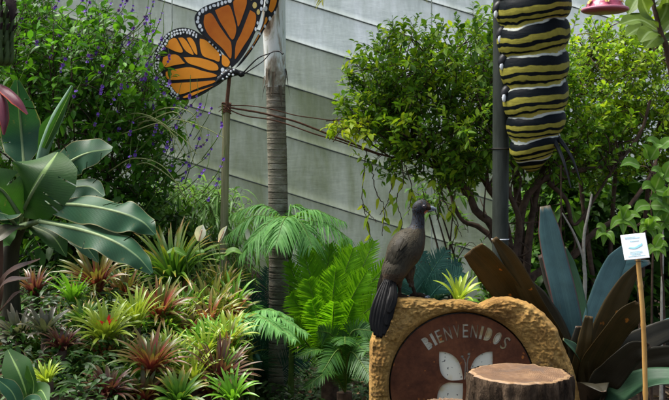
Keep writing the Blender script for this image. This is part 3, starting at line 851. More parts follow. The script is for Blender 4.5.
bleaf([(24, 165, 4.75), (21, 130, 4.8), (17, 80, 4.7)], [.02, .085, .1, .1, .075, .012], (0.1, -1, .2), M['ban1'], .15, .08, 2.2, 1, pet=[(22, 220, 4.5)])
bleaf([(21, 214, 4.35), (32, 192, 4.2), (45, 170, 4.2), (58, 152, 4.35)], [.02, .12, .155, .155, .12, .02], (.0, -1, .22), M['ban2'], -.14, .07, 1.6, 2, pet=[(20, 228, 4.45)])
bleaf([(50, 176, 4.5), (72, 160, 4.5), (90, 152, 4.45), (112, 149, 4.4)], [.015, .07, .085, .08, .06, .012], (.2, -1, .45), M['ban1'], -.12, .1, 2.5, 3, pet=[(24, 218, 4.5)])
bleaf([(36, 204, 4.3), (75, 204, 4.15), (112, 210, 4.0), (140, 220, 3.95), (155, 234, 3.93)], [.02, .06, .075, .078, .068, .045, .008], (-.1, -.85, .7), M['ban1'], -.45, .3, 3.1, 4, pet=[(22, 222, 4.45)])
bleaf([(40, 221, 4.2), (80, 229, 4.05), (112, 240, 3.92), (136, 255, 3.87), (152, 273, 3.85)], [.02, .048, .064, .066, .058, .04, .008], (.1, -.85, .65), M['ban1'], -.5, .3, 2.9, 5, pet=[(22, 226, 4.4)])
bleaf([(42, 184, 4.65), (55, 168, 4.7), (62, 150, 4.7)], [.02, .07, .08, .06, .012], (0, -1, .3), M['ban1'], .2, .08, 2, 6, pet=[(25, 220, 4.5)])
bleaf([(20, 215, 4.3), (2, 190, 4.2), (-20, 180, 4.1)], [.02, .09, .1, .08, .01], (0, -1, .6), M['ban2'], .2, .1, 2, 7)
bleaf([(16, 225, 4.3), (6, 215, 4.1), (-14, 210, 4.0)], [.015, .05, .06, .05, .01], (0, -1, .6), M['ban1'], .2, .1, 2, 8)
bleaf([(22, 226, 4.3), (8, 230, 4.15), (-12, 246, 4.05)], [.012, .035, .045, .03, .006], (0, -1, .7), M['pinkrib'], .3, .1, 2, 9)
bleaf([(30, 200, 4.5), (62, 190, 4.45), (88, 186, 4.4), (104, 196, 4.35)], [.015, .05, .06, .05, .008], (.1, -.9, .6), M['ban1'], -.3, .2, 2.3, 12)
bleaf([(16, 225, 4.4), (-4, 236, 4.3), (-20, 262, 4.2)], [.015, .06, .07, .05, .01], (.2, -.8, .6), M['ban2'], -.2, .1, 2.3, 13)
bleaf([(30, 226, 4.35), (52, 236, 4.25), (66, 256, 4.2)], [.012, .04, .05, .04, .006], (.1, -.8, .7), M['ban2'], .2, .1, 2, 14)
bleaf([(58, 228, 4.4), (80, 240, 4.3), (98, 262, 4.25)], [.012, .04, .05, .04, .006], (.1, -.8, .7), M['ban1'], .3, .1, 2, 11)
mb = MB(); mb.tube(PP([(26, 215, 4.5), (44, 150, 4.45), (58, 116, 4.42), (72, 86, 4.4)]), [.012, .026, .028, .006], 12, n=24)
o = mb.build('rolled_leaf', M['rolled'], ban)
mb = MB(); mb.blade(PP([(44, 148, 4.42), (58, 118, 4.39), (73, 87, 4.37)]), [.012, .02, .016, .003], (.5, -1, .2), 16, 5, .3); mb.build('leaf_edge', M['ban2'], o)
mb = MB(); mb.blade(PP([(40, 150, 4.5), (46, 128, 4.48), (56, 112, 4.46)]), [.012, .03, .004], (.5, -1, .2), 14, 5, .3); mb.build('leaf', M['ban2'], ban)

# second banana plant just out of frame: only its hanging bunch enters the picture
M['bract'] = strapmat('flower_bract', (.16, .035, .045), (.08, .02, .035), 30, .35, edge=(.5, .08, .03))
M['fruit'] = simple('banana_fruit', (.055, .09, .025), (.03, .05, .015), 20, .5)
M['withered'] = simple('withered_flower', (.03, .02, .02), (.015, .01, .01), 40, .9, .4)
b2 = P(-150, 330, 3.9); b2[2] = gz(b2[0], b2[1])
ban2 = thing('banana_plant', 'banana plant with maroon flower bud and green bunch hanging at the upper left edge', 'plant', b2)
mb = MB(); top2 = P(-120, -130, 3.9); mb.tube([b2 - [0, 0, .05], (b2 + top2) / 2, top2], [.11, .09, .06], 14, n=20); mb.build('pseudostem', M['petiole'], ban2)
for k, (x, y, Y) in enumerate([(-260, -230, 3.6), (-180, -330, 4.2), (-40, -320, 4.3), (-330, -120, 4.0)]):
    mb = MB(); mb.blade(np.vstack([[top2], [(top2 + P(x, y, Y)) / 2 + [0, 0, .15]], [P(x, y, Y)]]), [.02, .18, .2, .15, .01], (0, -.3, 1), 24, 11, .2, 0, .1, 3, 0, k); mb.build('leaf', M['ban1'], ban2)
pd = catmull(np.vstack([[top2], PP([(-40, -110, 3.75), (-4, -40, 3.7), (-3, 20, 3.7), (-4, 84, 3.7)])]), 40)
mb = MB(); mb.tube(pd, interp([.03, .022, .018, .014], 40), 9); mb.build('peduncle', M['petiole'], ban2)
hand = MB(); wf_ = MB()
r = np.random.default_rng(91)
for row, y in enumerate([22, 34, 46, 56, 64]):
    for k in range(7):
        a = -pi * .9 + k / 6 * pi * .85 + r.normal(0, .1)
        c = P(-3, y, 3.7); o_ = np.array([cos(a), sin(a), 0])
        tip = c + o_ * .062 + [0, 0, .055]
        hand.tube([c + o_ * .014, c + o_ * .05 + [0, 0, .01], tip], [.008, .013, .006], 7, n=9)
        if row < 3: wf_.tube([tip, tip + o_ * .01 + [0, 0, .02], tip + o_ * .02 + [0, 0, .025]], [.004, .006, .002], 5)
o = hand.build('fruit_bunch', M['fruit'], ban2); wf_.build('withered_flowers', M['withered'], o)
for pth, hw, up in (([(-4, 82, 3.7), (8, 88, 3.64), (19, 99, 3.6), (28, 114, 3.58)], [.012, .026, .024, .004], (.8, -.8, .6)),
                    ([(-3, 86, 3.68), (3, 100, 3.64), (5, 118, 3.62), (4, 135, 3.62)], [.012, .02, .02, .004], (.6, -1, 0)),
                    ([(-6, 84, 3.7), (-14, 96, 3.66), (-20, 120, 3.64)], [.012, .03, .028, .004], (-.6, -1, 0))):
    mb = MB(); mb.blade(PP(pth), hw, up, 18, 9, -.1, .8); mb.build('bract', M['bract'], ban2)
mb = MB(); bp = PP([(-5, 84, 3.72), (-7, 104, 3.72), (-8, 124, 3.72), (-9, 140, 3.72)]); mb.tube(bp, [.015, .04, .035, .004], 12, n=16); mb.build('flower_bud', M['bract'], ban2)
mb = MB()
mb.blade(PP([(-2, -12, 3.66), (6, -4, 3.64), (12, 8, 3.63), (11, 22, 3.63)]), [.006, .02, .017, .003], (.5, -1, .2), 14, 5, .6); mb.build('withered_bract', M['withered'], ban2)

# ------------------------------------------------------------------ bromeliads
def bmat(name, grad, cols):
    grad = [(a, tuple(x * .85 for x in c)) for a, c in grad]; cols = [tuple(x * .85 for x in c) for c in cols]
    return leafmat(name, cols, .3, .35, .45, (1.2, 1.2, .7), vgrad=grad, scale=40)


G1, G2, YG, LIME = (.08, .2, .02), (.05, .13, .02), (.35, .4, .04), (.2, .42, .03)
B = {
    'green': bmat('bromeliad_green', [(0, (.05, .14, .02)), (.6, (.1, .24, .025)), (.88, (.24, .28, .03)), (1, (.5, .25, .05))], [G1, G2, (.1, .24, .02)]),
    'lime': bmat('bromeliad_lime', [(0, (.1, .3, .02)), (.5, (.2, .46, .03)), (1, (.17, .4, .03))], [LIME, (.14, .36, .03)]),
    'yellow': bmat('bromeliad_yellow', [(0, (.22, .4, .03)), (.5, (.42, .52, .05)), (1, (.32, .46, .05))], [(.42, .5, .05), (.28, .42, .04)]),
    'red': bmat('bromeliad_red', [(0, (.3, .035, .05)), (.35, (.32, .06, .06)), (.6, (.16, .13, .03)), (1, (.09, .22, .03))], [(.28, .05, .05), (.2, .1, .03), (.36, .07, .07)]),
    'copper': bmat('bromeliad_copper', [(0, (.36, .05, .05)), (.42, (.46, .1, .075)), (.66, (.26, .17, .05)), (1, (.12, .24, .03))], [(.36, .07, .06), (.3, .12, .06), (.12, .18, .03)]),
    'amber': bmat('bromeliad_amber', [(0, (.12, .24, .03)), (.5, (.3, .34, .04)), (.85, (.34, .3, .04)), (1, (.4, .16, .04))], [(.2, .28, .03), (.1, .22, .025)]),
    'maroon': bmat('bromeliad_maroon', [(0, (.14, .02, .03)), (.5, (.12, .03, .035)), (1, (.16, .13, .04))], [(.12, .03, .03), (.2, .05, .06), (.08, .05, .025)]),
    'grey': bmat('bromeliad_grey', [(0, (.08, .11, .04)), (.6, (.1, .115, .07)), (1, (.19, .15, .12))], [(.1, .11, .07), (.07, .085, .05)]),
}


def rosette(name, label, px, py, Y, Rpx, kind, n, w, seed, tall=.55, arch=.5, group='bromeliads planted on the left slope', spike=None, tilt=(0.0, -.35)):
    r = np.random.default_rng(seed)
    c = P(px, py, Y); g_ = gz(c[0], c[1])
    t = thing(name, label, 'bromeliad', (c[0], c[1], min(g_, c[2] - .02)), group)
    mb = MB(); mb.tube([(c[0], c[1], min(g_, c[2]) - .06), c + [0, 0, .01]], [.03, .022], 8, n=5); mb.build('stem', M['bark'], t)
    mb = MB(); Rr = Rpx * Y / F
    ax = nrm(np.array([tilt[0] + r.normal(0, .15), tilt[1] + r.normal(0, .12), 1.0])); u1 = nrm(np.cross(ax, [0, 1, .1])); u2 = np.cross(ax, u1)
    for k in range(n):
        q = k / n                                   # 0 inner .. 1 outer
        ph = k * 2.39996 + r.normal(0, .15)
        el0 = np.interp(q, [0, 1], [1.45, .75 + tall * .4]); el1 = el0 - np.interp(q, [0, 1], [.4, 1.75]) * (.5 + arch)
        L_ = Rr * np.interp(q, [0, .25, 1], [.75, 1.05, 1.0]) * r.uniform(.85, 1.12) * 1.15
        s = np.linspace(0, 1, 11); e = el0 + (el1 - el0) * s ** 1.4
        h = np.concatenate([[0], np.cumsum(np.cos(e[:-1]))]) * L_ / 10; z = np.concatenate([[0], np.cumsum(np.sin(e[:-1]))]) * L_ / 10
        dirh = u1 * cos(ph) + u2 * sin(ph); tw = r.normal(0, .04)
        path = c + dirh * .012 + dirh * h[:, None] + ax * z[:, None] + np.cross(ax, dirh) * (s ** 2 * tw * L_)[:, None]
        mb.blade(path, 1.35 * w * np.array([.8, 1, 1, .92, .68, .08]) * r.uniform(.85, 1.15), ax * .6 - dirh * .5, 11, 3, .35)
    mb.build('leaf_rosette', B[kind], t)
    if spike:
        m2 = MB(); m2.tube([c, c + ax * Rr * .6], [.006, .004], 5); m2.strips(np.repeat((c + ax * Rr * .55)[None], 10, 0), nrm(rand_dirs(10, r) + ax * 1.2), rand_dirs(10, r), Rr * .35, .014, 3)
        m2.build('flower_spike', M['redspike'], t)
    return t


M['redspike'] = leafmat('red_bract', [(.5, .02, .03), (.6, .04, .05)], .3)
BRO = [
    ('large bromeliad with long arching green leaves tipped amber at the top of the bed', 178, 294, 5.2, 68, 'green', 54, .015, .7, .55),
    ('red leaved bromeliad with green tips right below the banana leaf end', 100, 292, 4.9, 46, 'red', 34, .014, .8, .4),
    ('lime green bromeliad left of the red leaved one, below the banana leaf', 72, 308, 4.75, 36, 'lime', 24, .013, .9, .3),
    ('salmon red bromeliad in the middle of the bed under the big green one', 158, 322, 4.75, 42, 'copper', 40, .014, .7, .45),
    ('bright yellow green bromeliad at the centre of the bed with a red heart', 106, 346, 4.35, 44, 'yellow', 34, .015, .6, .5),
    ('upright yellow green bromeliad just right of the brightest rosette', 136, 330, 4.5, 40, 'yellow', 26, .011, 1.0, .25),
    ('copper pink bromeliad with long drooping leaves near the bottom of the bed', 150, 376, 4.15, 46, 'copper', 40, .013, .6, .5),
    ('amber tipped yellow green bromeliad at the right end of the bed', 212, 322, 5.0, 44, 'amber', 38, .014, .6, .5),
    ('maroon striped bromeliad at the bottom right of the bed by the palm trunk', 214, 388, 4.2, 50, 'maroon', 38, .012, .7, .4),
    ('small dark red bromeliad in shade left of the bright yellow green one', 62, 352, 4.2, 26, 'maroon', 22, .012, .5, .5),
    ('grey green upright bromeliad with pinkish tips in the lower left shade', 46, 340, 4.3, 34, 'grey', 16, .017, 1.0, .5),
    ('grey green bromeliad with broad dull leaves nearest the left edge', 20, 342, 4.4, 34, 'grey', 16, .017, .8, .5),
    ('small yellow bromeliad at the bottom left corner of the bed', 48, 384, 3.75, 22, 'yellow', 18, .009, .7, .4),
    ('dark red low bromeliad at the bottom of the bed below the bright rosette', 106, 398, 3.95, 32, 'maroon', 28, .012, .4, .5),
    ('small green bromeliad squeezed between the salmon and amber rosettes', 192, 346, 4.7, 34, 'green', 26, .013, .6, .5),
    ('green strap leaved bromeliad at the bottom edge right of the dark red one', 178, 404, 3.95, 36, 'green', 24, .012, .6, .5),
    ('pink red bromeliad behind the bright yellow green rosettes', 128, 304, 5.0, 38, 'red', 30, .013, .8, .35),
    ('amber bromeliad half hidden at the back of the bed by the big green one', 222, 300, 5.35, 38, 'amber', 30, .012, .8, .4),
    ('dark green bromeliad low under the lime green rosette', 86, 328, 4.5, 30, 'green', 24, .012, .6, .5),
    ('deep maroon bromeliad peeking out under the banana leaves', 36, 300, 4.9, 34, 'maroon', 24, .012, .8, .4),
    ('yellowish green bromeliad by the feathery palm at the right end of the bed', 236, 372, 4.7, 36, 'amber', 26, .012, .7, .4),
]
for k, a in enumerate(BRO):
    a = list(a); a[4] *= .92; a[6] = int(a[6] * 1.6); a[7] *= .56
    rosette('bromeliad', *a[:8], 100 + k, a[8], a[9], spike=(k == 4))
rf = np.random.default_rng(404); made = 0
FILL = {'green': 'small green bromeliad packed into the crowded slope bed', 'lime': 'small lime green bromeliad packed into the crowded slope bed', 'red': 'small red and green bromeliad packed into the crowded slope bed', 'copper': 'small salmon pink bromeliad packed into the crowded slope bed',
        'amber': 'small amber tipped bromeliad packed into the crowded slope bed', 'maroon': 'small dark maroon bromeliad packed into the crowded slope bed', 'yellow': 'small yellow green bromeliad packed into the crowded slope bed'}
while made < 115:
    x, y = rf.uniform(30, 236), rf.uniform(288, 400)
    if y < 330 - (x - 30) * .35 and x < 90: continue
    Yd = np.interp(y, [280, 310, 346, 400], [5.45, 4.9, 4.35, 3.95]) + rf.uniform(.05, .2)
    if x < 95: kd = rf.choice(['green', 'green', 'green', 'lime', 'maroon'])
    else: kd = rf.choice(['green', 'green', 'lime', 'lime', 'red', 'copper', 'amber', 'yellow', 'yellow'])
    rosette('bromeliad', FILL[kd], x, y + 4, Yd, rf.uniform(20, 34), kd, int(rf.uniform(20, 32)), rf.uniform(.0052, .0078), 500 + made, rf.uniform(.5, .9), rf.uniform(.35, .6), group='small bromeliads in the slope bed')
    made += 1
rosette('bromeliad', 'small yellow green bromeliad peeping over the stone beside the bird', 458, 304, 4.62, 28, 'yellow', 16, .008, 200, .9, .4, group=None)

# white flag flowers
def anthurium2(label, x, y, up, L_, W_, leaves, Y):
    b = P(x + 4, 300, Y); b[2] = gz(b[0], b[1])
    t = thing('anthurium', label, 'flower', b, 'white anthuriums')
    e = P(x, y, Y); mb = MB(); mb.tube([b, (b + e) / 2 + [.02, 0, .02], e], [.004, .003, .003], 5, n=10)
    for l in leaves:
        q = P(l[0], l[1], Y + .05); mb.tube([b, (b + q) / 2, q], [.004, .003, .003], 5, n=8)
    mb.build('stem', M['stem_green'], t)
    m2 = MB(); m2.blade([e, e + np.array([up * .4, -.02, .6]) * L_, e + np.array([up, -.01, 1]) * L_], np.array([.35, 1, .85, .05]) * W_, (.2, -1, .2), 12, 7, .35); sp = m2.build('spathe', M['white'], t)
    m2 = MB(); m2.tube([e + [0, -.006, 0], e + np.array([up * .5 + .1, -.3, .7]) * L_], [.004, .003], 6); m2.build('spadix', M['cream'], sp)
    for (lx, ly, ll, ax_, W2) in leaves:
        q = P(lx, ly, Y + .05); m2 = MB(); m2.blade([q, q + np.array([ax_ * .5, -.05, .25]) * ll, q + np.array([ax_, -.12, .1]) * ll], np.array([.3, 1, .9, .6, .03]) * W2, (0, -.5, 1), 12, 5, .3)
        m2.build('leaf', M['midbroad'], t)


anthurium2('white anthurium with upright spathe above the large green bromeliad', 199, 241, .25, .085, .03, [(186, 256, .11, -1, .03), (198, 258, .11, .2, .03)], 5.0)
anthurium2('narrow cream anthurium bent to the right beside the wooden post', 219, 242, .5, .085, .014, [(224, 256, .11, .9, .03), (216, 262, .11, .4, .03)], 5.05)
anthurium2('small white anthurium lying low by the feathery palm frond', 236, 346, .9, .05, .014, [(228, 356, .1, -.7, .03), (240, 360, .1, .5, .03)], 4.9)

# plants at the lower left corner
def cornerplant(name, label, base, Y, leaves, mat):
    b = P(*base, Y); b[2] = gz(b[0], b[1]); t = thing(name, label, 'plant', b)
    c = P(*base, Y); mb = MB(); mb.tube([b - [0, 0, .04], c], [.012, .01], 6); mb.build('stem', M['stem_green'], t)
    for k, (pts, hw, up) in enumerate(leaves):
        mb = MB(); mb.blade(np.vstack([[c], PP(pts)]), hw, up, 18, 7, .25, 0, .06, 2, 0, k); mb.build('leaf', mat, t)


cornerplant('leafy_plant', 'low plant with oval dark green leaves at the bottom left corner', (30, 404), 3.55,
            [([(20, 375, 3.55), (8, 350, 3.6)], [.012, .05, .055, .01], (.3, -1, .2)), ([(34, 385, 3.5), (28, 366, 3.45)], [.012, .04, .035, .008], (-.6, -1, .3)), ([(40, 390, 3.5), (48, 402, 3.4)], [.01, .03, .03, .006], (.3, -1, .5))], M['ban2'])
cornerplant('leafy_plant', 'blue green pointed leaf reaching in at the bottom left corner', (20, 412), 3.3,
            [([(12, 392, 3.3), (-4, 378, 3.3)], [.012, .028, .03, .006], (.3, -1, .5)), ([(32, 400, 3.25), (44, 408, 3.2)], [.01, .02, .02, .005], (.3, -1, .5))], M['ban1'])
cornerplant('strap_leaved_plant', 'plant with red brown strap leaves at the left edge below the banana', (-4, 318), 4.2,
            [([(6, 276, 4.15), (40, 259, 4.05)], [.012, .022, .02, .004], (0, -.7, .8)), ([(4, 284, 4.1), (30, 278, 4.0)], [.012, .02, .018, .004], (0, -.7, .8)), ([(10, 300, 4.1), (22, 290, 4.05)], [.012, .02, .018, .004], (0, -.7, .8)), ([(-2, 270, 4.2), (2, 238, 4.2)], [.012, .02, .018, .004], (.5, -1, 0))], M['redbrown'])

# ground cover on the slope and by the fern: uncountable small leaves
mb = MB(); r = np.random.default_rng(99)
n = 20000
M['cover'] = leafmat('ground_cover_leaf', [(.012, .035, .007), (.025, .065, .01), (.04, .1, .014), (.018, .05, .009)], .2)
x = r.uniform(-2.1, .5, n); y = r.uniform(3.0, 7.0, n)
b = np.stack([x, y, [gz(a, c) for a, c in zip(x, y)]], -1) + np.stack([np.zeros(n), np.zeros(n), r.uniform(0, .16, n)], -1)
d = nrm(np.stack([r.normal(0, 1, n), r.normal(-.3, 1, n), r.uniform(.1, 1.2, n)], -1))
mb.strips(b, d, nrm(np.array([0, -.3, 1]) + rand_dirs(n, r) * .5), r.uniform(.03, .09, n), r.uniform(.01, .025, n), 3, .4)
tag(mb.build('ground_cover', M['cover']), 'low dark ground cover leaves on the planted slope', 'ground cover', kind='stuff')
mb = MB(); n = 2500
x = r.uniform(-2.0, 2.2, n); y = r.uniform(2.6, 7.5, n)
b = np.stack([x, y, [gz(a, c) + .015 for a, c in zip(x, y)]], -1)
d = nrm(np.stack([r.normal(0, 1, n), r.normal(0, 1, n), r.uniform(-.1, .3, n)], -1))
M['litter'] = leafmat('dry_leaf', [(.22, .12, .06), (.13, .08, .045), (.3, .2, .12), (.08, .05, .03)], .1, .8)
mb.strips(b, d, nrm(np.array([0, 0, 1]) + rand_dirs(n, r) * .4), r.uniform(.04, .12, n), r.uniform(.015, .04, n), 3, -.15)
tag(mb.build('leaf_litter', M['litter']), 'dry fallen leaves scattered over the soil', 'leaf litter', kind='stuff')

# ------------------------------------------------------------------ monarch butterfly sculpture on a wooden post
def flat(name, c1, c2=None, rough=.45, scale=12, bmp=.1, **k): return simple(name, c1, c2, scale, rough, bmp, **k)


M['wblack'] = flat('black_paint', (.012, .012, .013), (.02, .02, .022), .4)
M['worange'] = simple('orange_paint', (.62, .19, .015), (.42, .095, .008), 5, .5, .1, detail=6)
M['worange2'] = simple('light_orange_paint', (.8, .3, .025), (.62, .2, .015), 5, .5, .1, detail=6)
M['wwhite'] = flat('white_paint', (.78, .8, .82), (.55, .58, .62), .5)
M['wyellow'] = flat('cream_paint', (.7, .55, .2), (.6, .45, .15), .5)
M['iron'] = simple('dark_iron', (.05, .045, .04), (.02, .018, .016), 40, .6, .3, metal=.6)
M['rusty'] = simple('rusty_wire', (.13, .06, .035), (.06, .03, .02), 60, .85, .4)
M['postwood'] = simple('weathered_post_wood', (.3, .28, .16), (.15, .15, .07), 12, .85, .5, sc3=(4, 4, .3))

BFY = 5.6
bf0 = P(228, 74, BFY)
bfly = thing('butterfly_sculpture', 'giant orange and black monarch butterfly sculpture mounted on a wooden post', 'sculpture', bf0)
def A(x, y): return (150 + x / 4.44, 20 + y / 4.44)
def Bq(x, y): return (190 + x / 4.44, y / 4.44)


def wing(outline, cells, spots, n, mats, orange, lab=None):
    n = nrm(n)
    def pl(q): return on_plane(q[0], q[1], bf0, n)
    th = n * .014
    ol = np.array([pl(q) for q in outline]); ol = catmull(np.vstack([ol, ol[:1]]), len(outline) * 4)[:-1]
    mb = MB(); mb.prism(ol - th / 2, th, 0); w = mb.build('wing', M['wblack'], bfly)
    for sgn in (1, -1):
        mb = MB()
        for c in cells:
            q = np.array([pl(p) for p in c]); q = catmull(np.vstack([q, q[:1]]), len(c) * 4)[:-1]
            cc = q.mean(0); q = cc + (q - cc) * .95
            mb.prism(q + n * (.007 * sgn), n * .003 * sgn, 0)
        mb.build('orange_panel', orange, w)
        mb = MB()
        for (x, y, a, b_, m) in spots:
            ph = np.linspace(0, 2 * pi, 10, endpoint=False)
            q = np.array([pl((x + a * cos(t), y + b_ * sin(t))) for t in ph])
            mb.prism(q + n * (.007 * sgn), n * .0035 * sgn, m)
        if spots: mb.build('white_spots', [M['wwhite'], M['wyellow']], w)


def along(pts, step, off, sz, r, cen):
    out = []
    p = np.array(pts, float); c = catmull(np.c_[p, np.zeros(len(p))], 200)[:, :2]
    ln = np.concatenate([[0], np.cumsum(np.linalg.norm(np.diff(c, axis=0), axis=1))])
    s = step * .5
    while s < ln[-1]:
        q = np.array([np.interp(s, ln, c[:, 0]), np.interp(s, ln, c[:, 1])]); d = nrm(np.asarray(cen, float) - q)
        q = q + d * (off + r.normal(0, .25)); out.append((q[0], q[1], sz * r.uniform(.7, 1.3), sz * r.uniform(.8, 1.5), 0)); s += step * r.uniform(.85, 1.15)
    return out


r = np.random.default_rng(3)
hw_out = [A(*q) for q in [(345, 225), (322, 165), (305, 128), (265, 90), (218, 58), (195, 45), (160, 36), (130, 37), (100, 47), (70, 68), (52, 95), (33, 120), (21, 155), (18, 190), (24, 225), (36, 260), (55, 288), (75, 318), (100, 346), (130, 360), (165, 354), (200, 346), (240, 326), (270, 306), (305, 286), (338, 256)]]
hw_cells = [[A(*q) for q in c] for c in [
    [(70, 120), (86, 92), (115, 80), (135, 110), (150, 140), (140, 148), (110, 140)],
    [(126, 80), (150, 80), (175, 110), (198, 155), (180, 152), (155, 132)],
    [(164, 80), (185, 80), (205, 110), (214, 156), (200, 148), (181, 113)],
    [(222, 82), (250, 90), (288, 125), (312, 152), (312, 188), (285, 180), (245, 167), (230, 150), (222, 110)],
    [(322, 152), (345, 167), (358, 190), (345, 210), (322, 198)],
    [(148, 166), (200, 166), (255, 177), (300, 197), (308, 224), (270, 226), (215, 208), (170, 193)],
    [(60, 166), (100, 154), (128, 158), (152, 186), (158, 195), (110, 203), (70, 213), (56, 195)],
    [(68, 232), (110, 220), (180, 210), (240, 227), (298, 242), (298, 254), (230, 261), (150, 266), (90, 268), (70, 256)],
    [(86, 283), (150, 279), (240, 273), (294, 269), (288, 280), (230, 299), (170, 323), (130, 333), (107, 314)],
    [(144, 345), (200, 320), (260, 302), (288, 292), (250, 310), (190, 338), (155, 349)]]]
brd = [A(*q) for q in [(215, 62), (195, 48), (160, 38), (130, 40), (100, 50), (70, 70), (52, 97), (35, 122), (22, 155), (19, 190), (26, 225), (38, 260), (56, 287), (78, 318), (102, 344), (130, 356)]]
cenp = A(200, 200)
spots = along(brd, 3.1, 1.7, .95, r, cenp) + along(brd, 3.6, 4.6, 1.15, r, cenp) + along([A(262, 92), A(300, 128), A(316, 160)], 4, .2, .9, r, cenp)
wing(hw_out, hw_cells, spots + [(A(325, 223)[0], A(325, 223)[1], 1.8, 2.2, 0), (A(309, 262)[0], A(309, 262)[1], 1.5, 2.4, 0)], [-.25, -1, .1], None, M['worange2'])
fw_out = [Bq(*q) for q in [(185, 302), (150, 240), (105, 195), (50, 150), (28, 118), (20, 82), (33, 55), (60, 33), (100, 16), (140, 3), (175, -12), (225, -40), (285, -70), (318, -84), (330, -45), (328, 20), (318, 60), (303, 110), (283, 160), (253, 220), (220, 268)]]
fw_cells = [[Bq(*q) for q in c] for c in [
    [(62, 66), (94, 58), (130, 115), (165, 165), (186, 198), (184, 268), (150, 225), (110, 187), (76, 150), (58, 105)],
    [(108, 46), (150, 27), (177, 26), (199, 90), (207, 140), (190, 183), (160, 143), (130, 95)],
    [(190, 10), (215, -22), (244, -28), (254, 10), (240, 60), (215, 124), (208, 100), (195, 50)],
    [(268, 42), (294, 62), (291, 110), (269, 160), (235, 213), (203, 264), (197, 262), (202, 200), (226, 150), (251, 86)]]]
cenf = Bq(190, 120)
spots = along([Bq(*q) for q in [(50, 145), (30, 116), (23, 82), (36, 57), (62, 36), (100, 19), (140, 7), (178, -8), (225, -35), (285, -64)]], 4.6, 2.6, 1.7, r, cenf)
spots += [(*Bq(287, 26), 2.2, 3.2, 1), (*Bq(303, 56), 1.7, 2.8, 1), (*Bq(272, -8), 2.0, 2.6, 1), (*Bq(300, -30), 2, 2.6, 0), (*Bq(318, 12), 1.5, 2.6, 0), (*Bq(316, 42), 1.3, 2.2, 0), (*Bq(291, 132), 1, 2.2, 0), (*Bq(300, 104), 1, 1.8, 0)]
wing(fw_out, fw_cells, spots, [.12, -1, .15], None, M['worange'])
# far pair of wings, seen nearly edge on
rw_out = [Bq(*q) for q in [(200, 305), (240, 250), (282, 190), (318, 120), (332, 60), (338, 0), (348, -70), (398, -66), (394, 0), (378, 52), (344, 104), (312, 162), (268, 232), (226, 284)]]
rw_cells = [[Bq(*q) for q in c] for c in [[(346, 48), (354, 5), (366, -45), (386, -45), (382, 15), (362, 58)], [(290, 178), (322, 120), (335, 75), (342, 92), (318, 132)], [(250, 242), (284, 192), (306, 150), (300, 170), (268, 218), (240, 256)]]]
spots = [(*Bq(334, 40), 1.6, 2.6, 0), (*Bq(352, 84), 1.3, 2.2, 0), (*Bq(330, 118), 1, 1.8, 0), (*Bq(308, 152), .9, 1.6, 0), (*Bq(374, 58), .9, 1.6, 0), (*Bq(276, 210), .8, 1.4, 0), (*Bq(340, 10), 1.2, 2, 0)]
wing(rw_out, rw_cells, spots, [.4, -.9, .05], None, M['worange2'])
# body, head, antennae, mount
mb = MB()
bp = PP([(216, 83, 5.56), (220, 79.5, 5.56), (225, 75.5, 5.57), (230, 73, 5.58), (235, 72.5, 5.58), (239, 73.5, 5.58), (241.5, 74.5, 5.58), (244.5, 75, 5.58)])
mb.tube(bp, [.006, .016, .026, .028, .022, .013, .018, .006], 12, n=28); bo = mb.build('body', M['wblack'], bfly)
mb = MB()
for (x, y) in [(222, 74), (226, 71), (227, 77), (231, 71.5), (234, 70), (229, 74.5), (223, 79), (233, 75)]:
    mb.ball(P(x, y, 5.547), .007, 0, 8, 5)
mb.build('white_spots', M['wwhite'], bo)
for pts in ([(243, 73, 5.58), (257, 59, 5.5), (268, 54, 5.45), (278, 51, 5.42), (283, 54, 5.4)], [(244, 74, 5.58), (262, 62, 5.6), (272, 52, 5.62), (281, 51.5, 5.62)]):
    mb = MB(); mb.tube(PP(pts), [.0045, .0035, .003, .006], 6, n=22); mb.build('antenna', M['wblack'], bfly)
mb = MB(); mb.tube(PP([(229.5, 77, 5.59), (228, 92, 5.6), (226.5, 108, 5.6)]), .011, 8); mb.build('mounting_rod', M['rusty'], bfly)
pb = P(221, 300, 5.62); pb[2] = gz(pb[0], pb[1]) - .05
post = thing('wooden_post', 'weathered pale wooden post carrying the butterfly sculpture', 'post', pb)
mb = MB(); tp = P(226.5, 104, 5.62); ax = catmull([pb, (pb + tp) / 2, tp], 24)
mb.tube(ax, .0225, 10, bump=.03); po = mb.build('pole', M['postwood'], post)
mb = MB()
for z in (0, .012, .024, .036, .05):
    c = tp - [0, 0, z + .0]; a = np.linspace(0, 2 * pi, 16); mb.tube(np.stack([c[0] + .025 * np.cos(a), c[1] + .025 * np.sin(a), c[2] + .006 * np.sin(a * 2 + z * 90)], -1), .005, 5, cap=False)
for k in range(6):
    v = nrm(rand_dirs(1)[0]) * .05; mb.tube([tp - [0, 0, .02], tp + v * .6 - [0, 0, .02], tp + v + [0, 0, -.03]], [.004, .003, .002], 5)
mb.build('wire_binding', M['rusty'], post)
